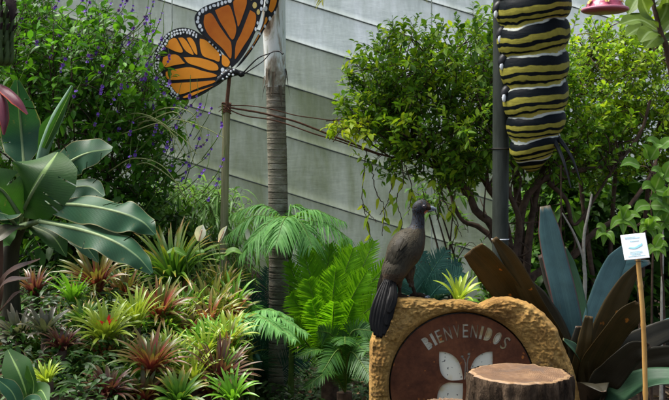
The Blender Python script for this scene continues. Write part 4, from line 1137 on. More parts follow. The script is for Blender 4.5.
for lab, pts, rad in (('rusty wire strung lower from butterfly post towards the round bush', [(228, 107, 5.6), (250, 111, 5.6), (290, 120, 5.65), (330, 135, 5.7), (375, 152, 5.75), (400, 160, 5.8)], .0065),
                      ('thin rusty wire strung higher from butterfly post towards the round bush', [(228, 105, 5.63), (262, 107, 5.65), (300, 116, 5.7), (345, 122, 5.75), (385, 128, 5.8)], .0035),
                      ('rusty wire sagging lowest between butterfly post and vine', [(228, 109, 5.6), (246, 116, 5.6), (280, 122, 5.62), (312, 133, 5.65), (345, 143, 5.7), (380, 156, 5.75)], .0045)):
    mb = MB(); p = catmull(PP(pts), 60)
    p[:, 2] += .006 * np.array([noise.noise(Vector((q[0] * 6, 0, rad * 900))) for q in p])
    mb.tube(p, rad, 6); tag(mb.build('wire', M['rusty']), lab, 'wire', 'wires from the butterfly post')

# vine along the wires with yellow green leaves
vine = thing('climbing_vine', 'climbing vine with bright yellow green leaves on wires at left of round bush', 'plant', P(370, 150, 5.6))
r = np.random.default_rng(44)
mbS, mbL = MB(), MB()
c, o_ = clump_points([(348, 124, 5.55, 22, 10, .12), (338, 132, 5.5, 12, 8, .1), (362, 130, 5.5, 14, 12, .1)], 24, r)
leafy(mbL, mbS, c, o_, r, 6, .09, .05, .03, up=0, droop=.5)
for pts in [[(400, 150, 5.7), (370, 128, 5.6), (345, 120, 5.55), (326, 121, 5.5)], [(395, 160, 5.7), (365, 140, 5.6), (345, 128, 5.5), (333, 142, 5.5)]]:
    mbS.tube(PP(pts), [.005, .003], 5, n=16)
mbS.build('stem', M['twig'], vine); mbL.build('foliage', M['vine'], vine)
# dry hanging tendrils and small lit leaves under the bush
for k, (lab, sets) in enumerate((('tangled dry vine hanging from the bush above the bird', [[(400, 160), (404, 180), (396, 200), (402, 222), (398, 240)], [(405, 165), (412, 190), (408, 215)], [(395, 168), (392, 186), (386, 205), (380, 215)]]),
                                 ('thin dry vine hanging in front of the wall left of the bird', [[(366, 150), (364, 175), (362, 200), (368, 225), (372, 244)], [(372, 165), (375, 190), (384, 208), (382, 236)], [(362, 205), (367, 212), (377, 222)]]),
                                 ('dry vine looping beneath the branches between bird and dark pole', [[(440, 185), (446, 205), (458, 224), (450, 246), (436, 262), (420, 262)], [(432, 175), (440, 200), (437, 220)], [(455, 190), (452, 215), (462, 236)]]))):
    mb = MB(); mbL = MB(); t = thing('hanging_vine', lab, 'vine', P(*sets[0][0], 5.6), 'dry vines under the round bush')
    for s_ in sets:
        p = catmull(PP(s_, 5.6), 30) + r.normal(0, .003, (30, 3)); mb.tube(p, interp([.0035, .003, .002], 30), 5)
        i = r.integers(3, 28, 5); mbL.strips(p[i], nrm(rand_dirs(5, r) + [0, 0, -.8]), rand_dirs(5, r) + np.array([0, -1, 0]), r.uniform(.045, .075, 5), r.uniform(.022, .035, 5), 3, .4)
    mb.build('stem', M['twig'], t); mbL.build('foliage', M['vine'], t)

# ------------------------------------------------------------------ pole with caterpillar
M['pole'] = simple('dark_pole_paint', (.045, .052, .044), (.02, .024, .018), 9, .55, .25, sc3=(3, 3, .5))
pp = P(500, 300, 5.0); pp[2] = gz(pp[0], pp[1]) - .05
pole = thing('metal_pole', 'tall dark grey metal pole the striped caterpillar is strapped to', 'pole', pp)
mb = MB(); pt = pp.copy(); pt[2] = 3.1; mb.tube(catmull([pp, pt], 30), .0425, 20); mb.build('post', M['pole'], pole)
mb = MB(); z0 = P(500, 149, 5.0)[2]; a = np.linspace(0, 2 * pi, 25)
mb.tube(np.stack([pp[0] + .044 * np.cos(a), pp[1] + .044 * np.sin(a), np.full(25, z0)], -1), .004, 6, cap=False)
mb.tube(PP([(508, 150, 4.96), (511, 146, 4.93), (513, 138, 4.92)]), .0035, 6); mb.build('tie_wire', M['iron'], pole)
mb = MB(); mb.tube(np.stack([pp[0] + .0435 * np.cos(a), pp[1] + .0435 * np.sin(a), np.full(25, P(500, 239, 5.0)[2])], -1), .0025, 5, cap=False); mb.build('tie_cord', M['wwhite'], pole)


def catmat():
    m, nt, bs, out = newmat('caterpillar_stripes')
    tc = nt.nodes.new('ShaderNodeTexCoord'); sep = nt.nodes.new('ShaderNodeSeparateXYZ'); nt.links.new(tc.outputs['UV'], sep.inputs[0])
    oc = tc.outputs['Object']
    n = noise_n(nt, 5, 3, .5, .2, oc, (1, 1, .8)); n2 = noise_n(nt, 17, 3, .5, 0, oc, (.6, .6, 1.6))
    v = math_n(nt, 'ADD', sep.outputs[1], math_n(nt, 'ADD', math_n(nt, 'MULTIPLY', math_n(nt, 'SUBTRACT', n, .5), .42), math_n(nt, 'MULTIPLY', math_n(nt, 'SUBTRACT', n2, .5), .16)))
    f = math_n(nt, 'FRACT', v)
    Wt, Bk, Ye = (.42, .44, .4), (.004, .006, .008), (.25, .225, .04)
    c = ramp(nt, f, [(0, Wt), (.055, Wt), (.085, Bk), (.37, Bk), (.40, Ye), (.57, Ye), (.59, Bk), (.70, Bk), (.72, Ye), (.83, Ye), (.845, Bk), (.90, Bk), (.915, Ye), (.97, (.3, .26, .06))])
    d = noise_n(nt, 30, 5, .6, 0, oc)
    c = mixc(nt, .5, c, mixc(nt, 1, c, ramp(nt, d, [(.3, (.55, .55, .5)), (.7, (1.25, 1.25, 1.2))]), 'MULTIPLY'))
    nt.links.new(c, bs.inputs['Base Color']); bs.inputs['Roughness'].default_value = .5; bs.inputs['Specular IOR Level'].default_value = .06
    bump(nt, bs, noise_n(nt, 26, 5, .6, 0, oc, (.5, .5, 2)), .35, .008)
    return m


M['cat'] = catmat()
CX, CY = P(534, 100, 4.88)[0], 4.88
cat = thing('caterpillar_sculpture', 'big hanging caterpillar sculpture with black, yellow and white stripes', 'sculpture', (CX, CY, P(534, 170, CY)[2]))
mb = MB(); nu = 40; ang = np.linspace(0, 2 * pi, nu, endpoint=False)
edges = [-70, -34, -2, 23, 53, 84, 113.5, 137, 158, 172]
rows = []; uv = []
sPX = CY / F
for k in range(len(edges) - 1):
    y0, y1 = edges[k], edges[k + 1]
    for q in np.linspace(0, 1, 13)[:-1]:
        py = y0 + (y1 - y0) * q
        lx = np.interp(py, [-70, 0, 40, 80, 110, 130, 150, 163, 170, 172], [495, 497, 499, 503, 506, 509, 512, 519, 527, 533])
        rx = np.interp(py, [-70, 0, 20, 60, 110, 130, 145, 157, 167, 172], [568, 568, 567, 566, 565.5, 562, 559, 552, 543, 537])
        bulge = 1 + .16 * sin(pi * q) ** .6 - .09
        if py > 150: bulge = 1
        hw = (rx - lx) / 2 * sPX * bulge; cx = P((lx + rx) / 2, py, CY)[0]; z = P(534, py, CY)[2]
        dep = hw * .92
        tilt = .028 * (1 if k % 2 else .7)
        ring = np.stack([cx + hw * np.cos(ang), CY + .02 * max(0, (py - 120) / 50) + dep * np.sin(ang), z + (tilt * np.cos(ang) + .018 * np.sin(ang)) * min(1, hw / .12)], -1)
        crease = .006 * np.sin(ang * 3 + k * 1.7) * (1 - q) * min(1, hw / .12)
        ring[:, 2] += crease
        rows.append(ring); uv.append(np.stack([np.linspace(0, 1, nu), np.full(nu, k + q)], -1))
rows = np.array(rows)
mb.grid(rows, 0, closed_u=True, uv=np.array(uv)); mb.add(rows[-1], [list(range(nu))], 0, uv=np.array(uv)[-1]); mb.add(rows[0], [list(range(nu))[::-1]], 0, uv=np.array(uv)[0])
mb.build('body', M['cat'], cat)
for (x, y, s_) in [(494, 8, 1), (498, 33, 1), (500, 60, 1.05), (502, 92, .95)]:
    mb = MB(); c = P(x + 4.5, y, 4.84); mb.tube([c + [.035, .02, .02], c + [0, 0, .008], c + [-.014 * s_, -.008, -.016], c + [-.012, -.01, -.038 * s_]], np.array([.03, .026, .02, .012]) * s_, 10, n=14); f = mb.build('proleg', M['wblack'], cat)
    mb = MB(); mb.ball(c + [-.016 * s_, -.016, -.028], [.0115, .012, .026], 0, 10, 7); mb.build('foot_pad', M['wwhite'], f)
for pts in ([(552, 138, 4.82), (558, 148, 4.78), (564, 163, 4.74), (571, 188, 4.72)], [(556, 136, 4.84), (563, 144, 4.8), (572, 158, 4.76), (580, 180, 4.75)]):
    mb = MB(); mb.tube(PP(pts), [.015, .011, .007, .003], 8, n=18); mb.build('antenna', M['wblack'], cat)

# ------------------------------------------------------------------ hummingbird feeder, top right
M['pink'] = simple('red_pink_plastic', (.5, .11, .19), (.42, .08, .15), 12, .28, .05, spec=.6)
M['pinkpale'] = simple('faded_pink_plastic', (.6, .24, .32), (.5, .17, .25), 12, .35, .05)
M['glass'], nt, bs, _o = newmat('bottle_glass'); bs.inputs['Transmission Weight'].default_value = .9; bs.inputs['Base Color'].default_value = (.85, .6, .62, 1); bs.inputs['Roughness'].default_value = .05
fd = P(605, 6, 4.6)
feed = thing('bird_feeder', 'pink red hanging hummingbird feeder with yellow flower ports at the top edge', 'feeder', fd)
ang = np.linspace(0, 2 * pi, 36, endpoint=False)


def lathe(mb, c, prof, mi=0, n=36):
    a = np.linspace(0, 2 * pi, n, endpoint=False)
    mb.loft([np.stack([c[0] + r_ * np.cos(a), c[1] + r_ * np.sin(a), np.full(n, c[2] + z)], -1) for r_, z in prof], mi)


mb = MB(); lathe(mb, fd, [(.02, -.03), (.098, -.028), (.108, -.022), (.11, -.014), (.1, -.011), (.088, -.009), (.082, .01), (.074, .022), (.05, .034), (.045, .045)]); mb.build('dish', M['pink'], feed)
mb = MB(); lathe(mb, fd, [(.099, -.0102), (.1085, -.0125), (.1125, -.0175), (.1125, -.0205), (.1085, -.0245)]); mb.build('perch_rim', M['pinkpale'], feed)
for k in range(6):
    a = k * pi / 3 + .35; c = fd + np.array([.08 * cos(a), .08 * sin(a), .012]); n_ = nrm(np.array([cos(a), sin(a), .6])); u1 = nrm(np.cross(n_, [0, 0, 1])); u2 = np.cross(n_, u1)
    mb = MB(); aa = np.arange(6) / 6 * 2 * pi; d = np.cos(aa)[:, None] * u1 + np.sin(aa)[:, None] * u2 + n_ * .25
    mb.strips(np.repeat((c + n_ * .004)[None], 6, 0), d, np.repeat(n_[None], 6, 0), .016, .012, 3, 0, [.5, 1, 1, .4], fold=.2); mb.ball(c + n_ * .005, .005, 0, 8, 5); mb.build('flower_port', M['wyellow'], feed)
mb = MB(); lathe(mb, fd + [0, 0, .045], [(.044, .0), (.046, .02), (.055, .05), (.06, .1), (.055, .16), (.03, .185), (.012, .195)]); mb.build('bottle', M['glass'], feed)
mb = MB(); mb.tube([fd + [0, 0, .235], fd + [0, 0, .6], fd + [0, 0, 1.3]], .003, 6); mb.build('hanging_wire', M['iron'], feed)

# ------------------------------------------------------------------ broad leaved branch, top right, and umbrella plants
tb = P(700, 330, 5.2); tb[2] = gz(tb[0], tb[1])
bt = thing('broadleaf_tree', 'tree at the top right corner with big paddle leaves on a dark stem', 'tree', tb)
mb = MB(); mb.tube(np.vstack([[tb - [0, 0, .05]], PP([(690, 200, 5.2), (676, 90, 5.2), (668, 52, 5.2), (660, 30, 5.2), (650, -10, 5.2), (640, -60, 5.3)])]), [.05, .04, .026, .014, .012, .01], 10, n=30)
mb.tube(PP([(672, 70, 5.2), (690, 20, 5.2), (710, -30, 5.3)]), [.014, .008], 7, n=12); mb.build('trunk', M['bark'], bt)
LV = [[(658, 28), (648, 14), (640, -6)], [(658, 26), (666, 10), (668, -8)], [(658, 30), (640, 20), (620, 24)], [(659, 34), (642, 28), (626, 36)], [(660, 36), (650, 32), (640, 42)], [(662, 36), (655, 38), (645, 48)], [(663, 32), (674, 22), (690, 26)],
      [(654, 0), (640, -4), (628, 14)], [(654, 0), (645, -14), (632, -20)], [(655, 4), (668, 2), (684, 10)], [(664, 40), (674, 40), (690, 50)], [(660, 34), (664, 26), (672, 16)]]
for k, l in enumerate(LV):
    mb = MB(); Y = 5.2 + (k % 4 - 1.5) * .07; mb.blade(PP([(l[0][0], l[0][1], 5.2), (l[1][0], l[1][1], Y), (l[2][0], l[2][1], Y - .05)]), [.008, .03, .05, .055, .045, .008], (random.uniform(-.3, .3), -.8, .7), 16, 7, .2, 0, .06, 2, 0, k)
    mb.build('leaf', M['broadtop'], bt)


rc = np.random.default_rng(77); nC = 150  # unseen overhead crown, added to shade the stump and giant bromeliad
dC = rand_dirs(nC, rc); cenC = np.array([1.75, 3.9, 3.25]) + dC * (rc.random(nC) ** .4)[:, None] * np.array([1.25, 1.3, .42])
mbB, mbL = MB(), MB(); hub = P(640, -60, 5.3)
for tgt in ([1.2, 4.2, 3.2], [1.8, 3.5, 3.3], [2.3, 4.0, 3.2], [1.1, 3.4, 3.1]): mbB.tube([hub, (hub + np.array(tgt)) / 2 + [0, 0, .15], tgt], [.02, .015, .006], 7, n=14)
leafy(mbL, mbB, cenC, dC, rc, 8, .3, .16, .075, droop=.3, tr=.003)
mbB.build('branches', M['bark'], bt); mbL.build('crown', M['broadtop'], bt)


def palmate(name, label, stem, heads, Y, mat, seed, group=None):
    r = np.random.default_rng(seed); b = P(stem[0][0], stem[0][1], Y); b[2] = gz(b[0], b[1]); t = thing(name, label, 'plant', b, group)
    mb = MB(); sp = np.vstack([[b - [0, 0, .04]], PP(stem, Y)]); mb.tube(sp, [.011, .008, .006], 7, n=20)
    for (x, y, Yh, k, L_, W_, a0, a1) in heads:
        c = P(x, y, Yh); q = sp[np.argmin(np.linalg.norm(sp - c, axis=1))]; mb.tube([q, (q + c) / 2 + [0, 0, .03], c], [.004, .003], 5, n=8)
        for i in range(k):
            a = R(a0 + (a1 - a0) * i / max(1, k - 1)); d = np.array([cos(a), -.15 + r.normal(0, .15), sin(a)]) * L_ * r.uniform(.85, 1.1)
            m2 = MB(); m2.blade([c, c + d * .15 + [0, 0, .004], c + d * .6 + [0, -.01, .015], c + d + [0, -.02, -.01]], np.array([.12, .4, 1, .95, .55, .06]) * W_, (-d[0] * .3, -1, .75), 12, 5, .22)
            m2.build('leaf', M[mat], t)
    mb.build('stem', M['bark'], t)


palmate('umbrella_plant', 'umbrella plant with fingered light green leaves right behind the white placard', [(640, 320), (636, 260), (634, 228)],
        [(623, 219, 5.3, 6, .085, .03, -150, 120), (648, 228, 5.4, 6, .075, .027, -60, 200), (606, 232, 5.5, 4, .075, .026, 150, 300), (655, 247, 5.3, 5, .075, .027, -140, 60), (664, 222, 5.5, 5, .075, .027, -120, 120)], 5.4, 'schef', 7)
palmate('broadleaf_plant', 'leggy plant with oval dull green leaves above the umbrella plant at the right edge', [(664, 320), (660, 240), (655, 180)],
        [(640, 166, 5.6, 1, .14, .04, 175, 175), (650, 160, 5.6, 2, .1, .035, 60, 120), (655, 190, 5.5, 3, .11, .04, -30, 170), (664, 178, 5.5, 3, .1, .035, -20, 150), (650, 205, 5.5, 2, .11, .04, -20, 200), (668, 205, 5.5, 3, .12, .04, 100, 220), (660, 148, 5.6, 2, .1, .035, 30, 150)], 5.6, 'midbroad', 9)
mb = MB(); q = [(583, 330, 5.7), (585, 285, 5.7), (584, 262, 5.7), (584, 236, 5.7), (588, 215, 5.7), (592, 194, 5.7)]
ps = thing('bare_stick', 'pale bare forked stick standing behind the giant bromeliad leaves', 'stick', (P(583, 330, 5.7)[0], P(583, 330, 5.7)[1], gz(1.4, 5.6)))
b = P(583, 330, 5.7); b[2] = gz(b[0], b[1]) - .05
mb.tube(np.vstack([[b], PP(q)]), [.013, .012, .009, .006], 7, n=26, bump=.06); mb.tube(PP([(584.5, 262, 5.7), (578, 243, 5.68), (571, 228, 5.66), (562, 213, 5.64)]), [.008, .006, .004], 6, n=12, bump=.06)
mb.build('stick', M['palestick'], ps)
for k, (xx, lab) in enumerate(((560, 'thin dark upright stem nearest the pale forked stick'), (652, 'thin dark bare stem leaning behind the bamboo stake'), (662, 'thicker grey bare stem at the right edge below the umbrella plant'))):
    mb = MB(); b = P(xx, 330, 5.6); b[2] = gz(b[0], b[1]) - .03
    mb.tube(np.vstack([[b], PP([(xx, 290, 5.6), (xx + 1, 240, 5.6), (xx - (2 if k else -1), 165 + 30 * (k > 0), 5.6)])]), [.008 + .006 * (k == 2), .006, .004], 7, n=16, bump=.05)
    tag(mb.build('bare_stem', M['palestick'] if k == 2 else M['bark']), lab, 'stem', 'bare stems on the right')  # bare upright stems without leaves

# ------------------------------------------------------------------ giant bromeliad on the right
M['gteal'] = strapmat('giant_leaf_teal', (.05, .105, .105), (.03, .068, .072), 50, .38, None, .06, edge=(.12, .04, .035), dry=(.16, .12, .07))
M['gblue'] = strapmat('giant_leaf_pale_teal', (.085, .165, .16), (.05, .11, .108), 50, .35, None, .03, dry=(.2, .16, .1))
M['ggreen'] = strapmat('giant_leaf_green', (.06, .13, .065), (.035, .085, .04), 50, .38, None, .05, dry=(.2, .17, .08))
M['gbrown'] = strapmat('giant_leaf_brown', (.085, .05, .015), (.04, .034, .012), 34, .45, (.4, .15, .02), .32, dry=(.2, .13, .06))
M['gdark'] = strapmat('giant_leaf_dark_maroon', (.03, .026, .015), (.015, .013, .008), 70, .4, None, .05, dry=(.1, .06, .035))
gb = P(588, 424, 4.75); gb[2] = min(gb[2], gz(gb[0], gb[1])); gc = P(588, 420, 4.75)
giant = thing('giant_bromeliad', 'giant bromeliad with broad teal and maroon strap leaves beside the welcome stone', 'bromeliad', gb)
mb = MB(); mb.tube([gb - [0, 0, .05], gc], [.09, .06], 12); mb.build('stem', M['bark'], giant)
GL = [
    ([(548, 350, 4.62), (515, 300, 4.5), (488, 264, 4.42), (473, 248, 4.4)], [.03, .06, .072, .076, .072, .055], (-.5, -1, -.2), 'gbrown', .3),
    ([(560, 350, 4.55), (535, 305, 4.45), (512, 262, 4.4), (494, 238, 4.38)], [.03, .05, .048, .042, .032, .014], (-.5, -1, .1), 'gbrown', .3),
    ([(576, 360, 4.75), (565, 300, 4.75), (553, 250, 4.78), (545, 206, 4.8)], [.04, .06, .064,   .063, .06, .054, .026], (-.1, -1, .1), 'gteal', .26),
    ([(580, 360, 4.85), (577, 310, 4.9), (570, 272, 4.92), (565, 247, 4.92)], [.04, .05, .05, .044, .032, .006], (.1, -1, .1), 'ggreen', .3),
    ([(590, 350, 4.85), (596, 315, 4.9), (612, 270, 4.95), (627, 244, 4.95)], [.04, .06, .066, .064, .05, .012], (.2, -1, .25), 'gblue', .12),
    ([(590, 370, 4.6), (603, 330, 4.58), (622, 290, 4.56), (640, 262, 4.56)], [.04, .062, .064, .056, .04, .008], (.3, -1, .1), 'gbrown', .3),
    ([(588, 380, 4.5), (600, 350, 4.4), (620, 322, 4.32), (640, 304, 4.28)], [.05, .075, .08, .074, .062, .034], (.3, -1, -.1), 'gbrown', .32),
    ([(605, 380, 4.6), (630, 350, 4.6), (655, 335, 4.6), (700, 318, 4.6)], [.05, .07, .07, .06, .05, .02], (.2, -1, .4), 'gdark', .25),
    ([(610, 385, 4.8), (640, 345, 4.85), (665, 328, 4.85), (705, 312, 4.85)], [.04, .05, .05, .05, .04, .01], (.1, -.8, .8), 'gblue', .2),
    ([(602, 402, 4.45), (628, 388, 4.35), (655, 378, 4.28), (700, 378, 4.2)], [.04, .06, .065, .06, .05, .02], (.0, -.7, .8), 'ggreen', .2),
    ([(600, 395, 4.55), (628, 368, 4.5), (655, 358, 4.45), (700, 352, 4.4)], [.04, .06, .065, .06, .05, .02], (.2, -1, .1), 'gdark', .2),
    ([(580, 375, 4.45), (584, 345, 4.4), (589, 316, 4.4)], [.045, .04, .032, .02], (.1, -1, .1), 'gbrown', .35),
    ([(588, 372, 4.5), (577, 352, 4.42), (563, 339, 4.36)], [.03, .036, .03, .006], (.55, -.75, .5), 'ggreen', .2),
    ([(570, 370, 4.7), (555, 330, 4.7), (538, 300, 4.7), (528, 280, 4.7)], [.04, .06, .06, .05, .012], (-.3, -1, .1), 'gdark', .25),
    ([(582, 372, 4.5), (580, 350, 4.45), (580, 326, 4.45)], [.06, .06, .05, .02], (0, -1, .1), 'gdark', .25),
    ([(596, 390, 4.4), (612, 372, 4.3), (632, 352, 4.25), (650, 345, 4.22)], [.05, .07, .07, .05, .01], (.2, -1, 0), 'gdark', .2),
    ([(588, 396, 4.38), (590, 388, 4.25), (596, 384, 4.1), (604, 392, 4.0)], [.05, .07, .07, .05, .01], (.0, -.5, 1), 'gdark', .2),
    ([(592, 340, 5.0), (600, 300, 5.1), (618, 270, 5.2), (650, 262, 5.3)], [.04, .06, .06, .05, .012], (.1, -1, .4), 'gteal', .2),
    ([(575, 340, 5.0), (558, 290, 5.15), (540, 255, 5.25)], [.04, .06, .055, .012], (-.1, -1, .2), 'gdark', .2),
]
for k, (pts, hw, up, mt, fd_) in enumerate(GL):
    mb = MB(); mb.blade(np.vstack([[gc + [0, 0, .0]], PP(pts)]), [.05] + list(hw), up, 30, 11, fd_, .12 * (k % 3), .1, 1.3 + .3 * (k % 4), 0, k * 1.3); o = mb.build('leaf', M[mt], giant)
    sm_ = o.modifiers.new('thick', 'SOLIDIFY'); sm_.thickness = .0018; sm_.offset = 0
# ------------------------------------------------------------------ placard on a bamboo stake
M['placard'] = simple('white_placard', (.8, .8, .8), (.74, .75, .76), 8, .35, .05)
M['sblue'] = simple('pale_blue_print', (.25, .62, .68), (.4, .72, .76), 30, .5)
M['bamboo'] = simple('bamboo_cane', (.5, .3, .1), (.34, .18, .05), 14, .45, .1, sc3=(3, 3, .4))
stb = P(649, 420, 4.1); stb[2] = min(stb[2], gz(stb[0], stb[1])) - .05; stp = P(638, 258, 4.1)
plc = thing('plant_sign', 'white square placard with pale blue print on a bamboo stake', 'sign', stb)
sp = catmull([stb, P(644, 340, 4.1), stp], 60)
rad = np.full(60, .0104)
node = [8, 20, 33, 47]
for q in node: rad[q] *= 1.16; rad[q - 1] *= .96
mb = MB(); mb.tube(sp, rad, 12); mb.build('bamboo_stake', M['bamboo'], plc)
n_ = nrm(np.array([-.12, -1, .34])); ux = nrm(np.array([1, -.12, .13]) - n_ * np.dot(n_, np.array([1, -.12, .13]))); uz = np.cross(ux, n_); uz = uz * np.sign(uz[2])
pc = P(635, 246.5, 4.07); wpx = 4.07 / F
mb = MB(); mb.box(pc, (24.5 * wpx, .006, 26 * wpx), 0, [ux, n_, uz]); bd = mb.build('board', M['placard'], plc)
bd.modifiers.new('bev', 'BEVEL').width = .0015
mb = MB(); f0 = pc + n_ * .0036
def bl(pts): mb.prism(np.array([f0 + ux * a * wpx + uz * b * wpx for a, b in pts]), n_ * .0006, 0)
bl([(-7, -1.2), (-5.5, -.2), (-3.5, -.6), (-1, -1), (1.5, -.2), (3.5, 1.2), (5.5, 1.4), (6.5, 2.6), (7.2, 2.4), (7, .4), (5, -.7), (2.5, -1.7), (0, -2.6), (-3, -2.4), (-5, -1.8)])
for (y, x0, x1) in [(9.6, -8.5, 1.5), (8.4, -8.5, 6), (5.2, -4, 4.5), (-5.6, -6, 6), (-7, -6.6, 6.4), (-8.4, -5, 4), (-10, -8.4, 8)]:
    x = x0
    rr_ = np.random.default_rng(int((y + 20) * 10))
    while x < x1:
        w = rr_.uniform(.5, 1.7); bl([(x, y), (min(x1, x + w), y), (min(x1, x + w), y + .38), (x, y + .38)]); x += w + .35
mb.build('print', M['sblue'], bd)
mb = MB(); a = np.linspace(0, 2 * pi, 17); c = stp - [0, 0, .012]
mb.tube(np.stack([c[0] + .0135 * np.cos(a), c[1] + .0135 * np.sin(a), np.full(17, c[2])], -1), .002, 5, cap=False); mb.tube([c + [.012, -.004, 0], c + [.02, -.01, -.004]], .002, 5); mb.build('tie_wire', M['iron'], plc)

# ------------------------------------------------------------------ welcome stone with rusted plaque
def stonemat():
    m, nt, bs, out = newmat('ochre_sandstone')
    oc = nt.nodes.new('ShaderNodeTexCoord').outputs['Object']
    a = noise_n(nt, 5, 6, .65, .3, oc); b = noise_n(nt, 62, 7, .75, .3, oc); d = noise_n(nt, 11, 5, .6, .8, oc, (1, 1, 2.2))
    c = ramp(nt, a, [(.3, (.24, .125, .036)), (.5, (.45, .26, .075)), (.72, (.6, .39, .14))])
    c = mixc(nt, .6, c, mixc(nt, 1, c, ramp(nt, b, [(.36, (.35, .32, .28)), (.64, (1.5, 1.45, 1.35))]), 'MULTIPLY'))
    c = mixc(nt, ramp(nt, d, [(.58, (0, 0, 0)), (.7, (.55, .55, .55))]), c, (.16, .1, .06))
    nt.links.new(c, bs.inputs['Base Color']); bs.inputs['Roughness'].default_value = .92; bs.inputs['Specular IOR Level'].default_value = .2
    bump(nt, bs, math_n(nt, 'ADD', b, math_n(nt, 'MULTIPLY', d, 1.2)), 1, .02)
    return m


M['stone'] = stonemat()
SY = 4.08
OUT = [(369, 400), (369, 370), (370, 341), (374, 330), (377, 315), (385, 303), (396, 297), (412, 296), (428, 298), (442, 301), (455, 300), (466, 300), (476, 303), (482, 306), (488, 302), (498, 298), (510, 297.5), (520, 299.5), (533, 305), (544, 313), (551, 321), (558, 330), (563, 344), (569, 358), (574, 370), (580, 400), (588, 450), (592, 520), (560, 560), (460, 570), (372, 560), (352, 500), (360, 440)]
PCX, PCY, PR = 462.0, 385.0, 72.0
op = np.array(OUT, float)


def raycast(a):
    d = np.array([cos(a), sin(a)]); c = np.array([PCX, PCY]); best = None
    for i in range(len(op)):
        p, q = op[i], op[(i + 1) % len(op)]; e = q - p
        den = d[0] * e[1] - d[1] * e[0]
        if abs(den) < 1e-9: continue
        w = p - c; t = (w[0] * e[1] - w[1] * e[0]) / den; u = (w[0] * d[1] - w[1] * d[0]) / den
        if t > 0 and -1e-6 <= u <= 1 + 1e-6: best = t if best is None else max(best, t)
    return best


def fy(px, py, y):   # point on the vertical plane at world y
    d = ray(px, py); return CAM + d * (y / d[1])


NA = 640
aa = np.linspace(0, 2 * pi, NA, endpoint=False); ro = np.array([raycast(a) for a in aa])
prof = [(0, .045), (.0, .012), (0, 0), (.06, -.006)] + [(t, -.012 - .018 * sin(pi * t)) for t in np.linspace(.1, .87, 46)] + [(.9, 0), (.93, .012), (.96, .03), (.985, .055), (1, .09)]
rows = []
for t, dy in prof:
    row = []
    for a, R0 in zip(aa, ro):
        rr = PR + 1.2 + (R0 - PR - 1.2) * t
        p = fy(PCX + rr * cos(a), PCY + rr * sin(a), SY + dy)
        w = min(1, t * 5)
        if t > 0:
            v = Vector(p)
            n1 = noise.fractal(v * 9, 1, 2, 5); n2 = noise.noise(v * 42); n3 = noise.noise(v * 95); n4 = noise.cell(Vector((v.x * 16 + n1, v.y * 10, v.z * 16)))
            p = p + np.array([n1 * .002, -w * (n1 * .009 + n2 * .005 + n3 * .006 + n4 * .005 + .006 * noise.noise(Vector((v.x * 30 + v.z * 34, v.y * 20, (v.z - v.x) * 9)))), n1 * .002 + w * n2 * .003])
        row.append(p)
    rows.append(row)
lastr = np.array(rows[-1]); cc = fy(PCX, PCY, SY + .2)
for t, dy in [(.995, .13), (.975, .19), (.945, .25), (.9, .3), (.82, .335), (.6, .35), (.3, .352), (.02, .352)]:
    row = []
    for a, R0 in zip(aa, ro):
        p = fy(PCX + R0 * t * cos(a), PCY + R0 * t * sin(a), SY + .09); p[1] = SY + dy
        v = Vector(p); n1 = noise.fractal(v * 9, 1, 2, 5); n2 = noise.noise(v * 42)
        n3 = noise.noise(v * 95); p = p + np.array([n1 * .003 + n2 * .003, n1 * .01, n1 * .003 + n2 * .004 + n3 * .003]); row.append(p)
    rows.append(row)
mb = MB(); rows = np.array(rows)
mb.grid(rows, 0, closed_u=True); mb.add(rows[-1], [list(range(NA))], 0)
sb = fy(462, 560, SY + .15)
stone = thing('welcome_stone', 'ochre rock slab with round rusty welcome plaque that the bird stands on', 'stone', sb)
so_ = mb.build('rock', M['stone'], stone)


def rustmat():
    m, nt, bs, out = newmat('rusted_steel')
    oc = nt.nodes.new('ShaderNodeTexCoord').outputs['Object']
    a = noise_n(nt, 6, 6, .65, .4, oc); b = noise_n(nt, 70, 5, .6, 0, oc); s = noise_n(nt, 34, 2, .5, 0, oc)
    c = ramp(nt, a, [(.3, (.07, .024, .012)), (.55, (.13, .046, .02)), (.75, (.2, .08, .035))])
    c = mixc(nt, .5, c, mixc(nt, 1, c, ramp(nt, b, [(.3, (.55, .5, .5)), (.7, (1.4, 1.3, 1.2))]), 'MULTIPLY'))
    c = mixc(nt, ramp(nt, s, [(.69, (0, 0, 0)), (.75, (.9, .9, .9))]), c, (.4, .13, .03))
    c = mixc(nt, ramp(nt, noise_n(nt, 7.5, 1, .5, 0, oc), [(.72, (0, 0, 0)), (.78, (.5, .5, .5))]), c, (.26, .17, .1))
    nt.links.new(c, bs.inputs['Base Color']); bs.inputs['Roughness'].default_value = .75; bs.inputs['Specular IOR Level'].default_value = .15
    bump(nt, bs, b, .3, .003)
    return m


M['rust'] = rustmat()
M['backplate'], nt, bs, _o = newmat('white_backing')
n = noise_n(nt, 9, 4, .6, .3); sp_ = noise_n(nt, 75, 1)
c = ramp(nt, n, [(.5, (.76, .7, .54)), (.6, (.66, .52, .26)), (.74, (.5, .28, .08))])
c = mixc(nt, ramp(nt, sp_, [(.27, (.9, .9, .9)), (.31, (0, 0, 0))]), c, (.05, .04, .04))
nt.links.new(c, bs.inputs['Base Color']); bs.inputs['Roughness'].default_value = .4
PLY = SY + .012; sc = PLY / F
pcen = fy(PCX, PCY, PLY)


def lp(x, y, yy=PLY - .02): return fy(x, y, yy)


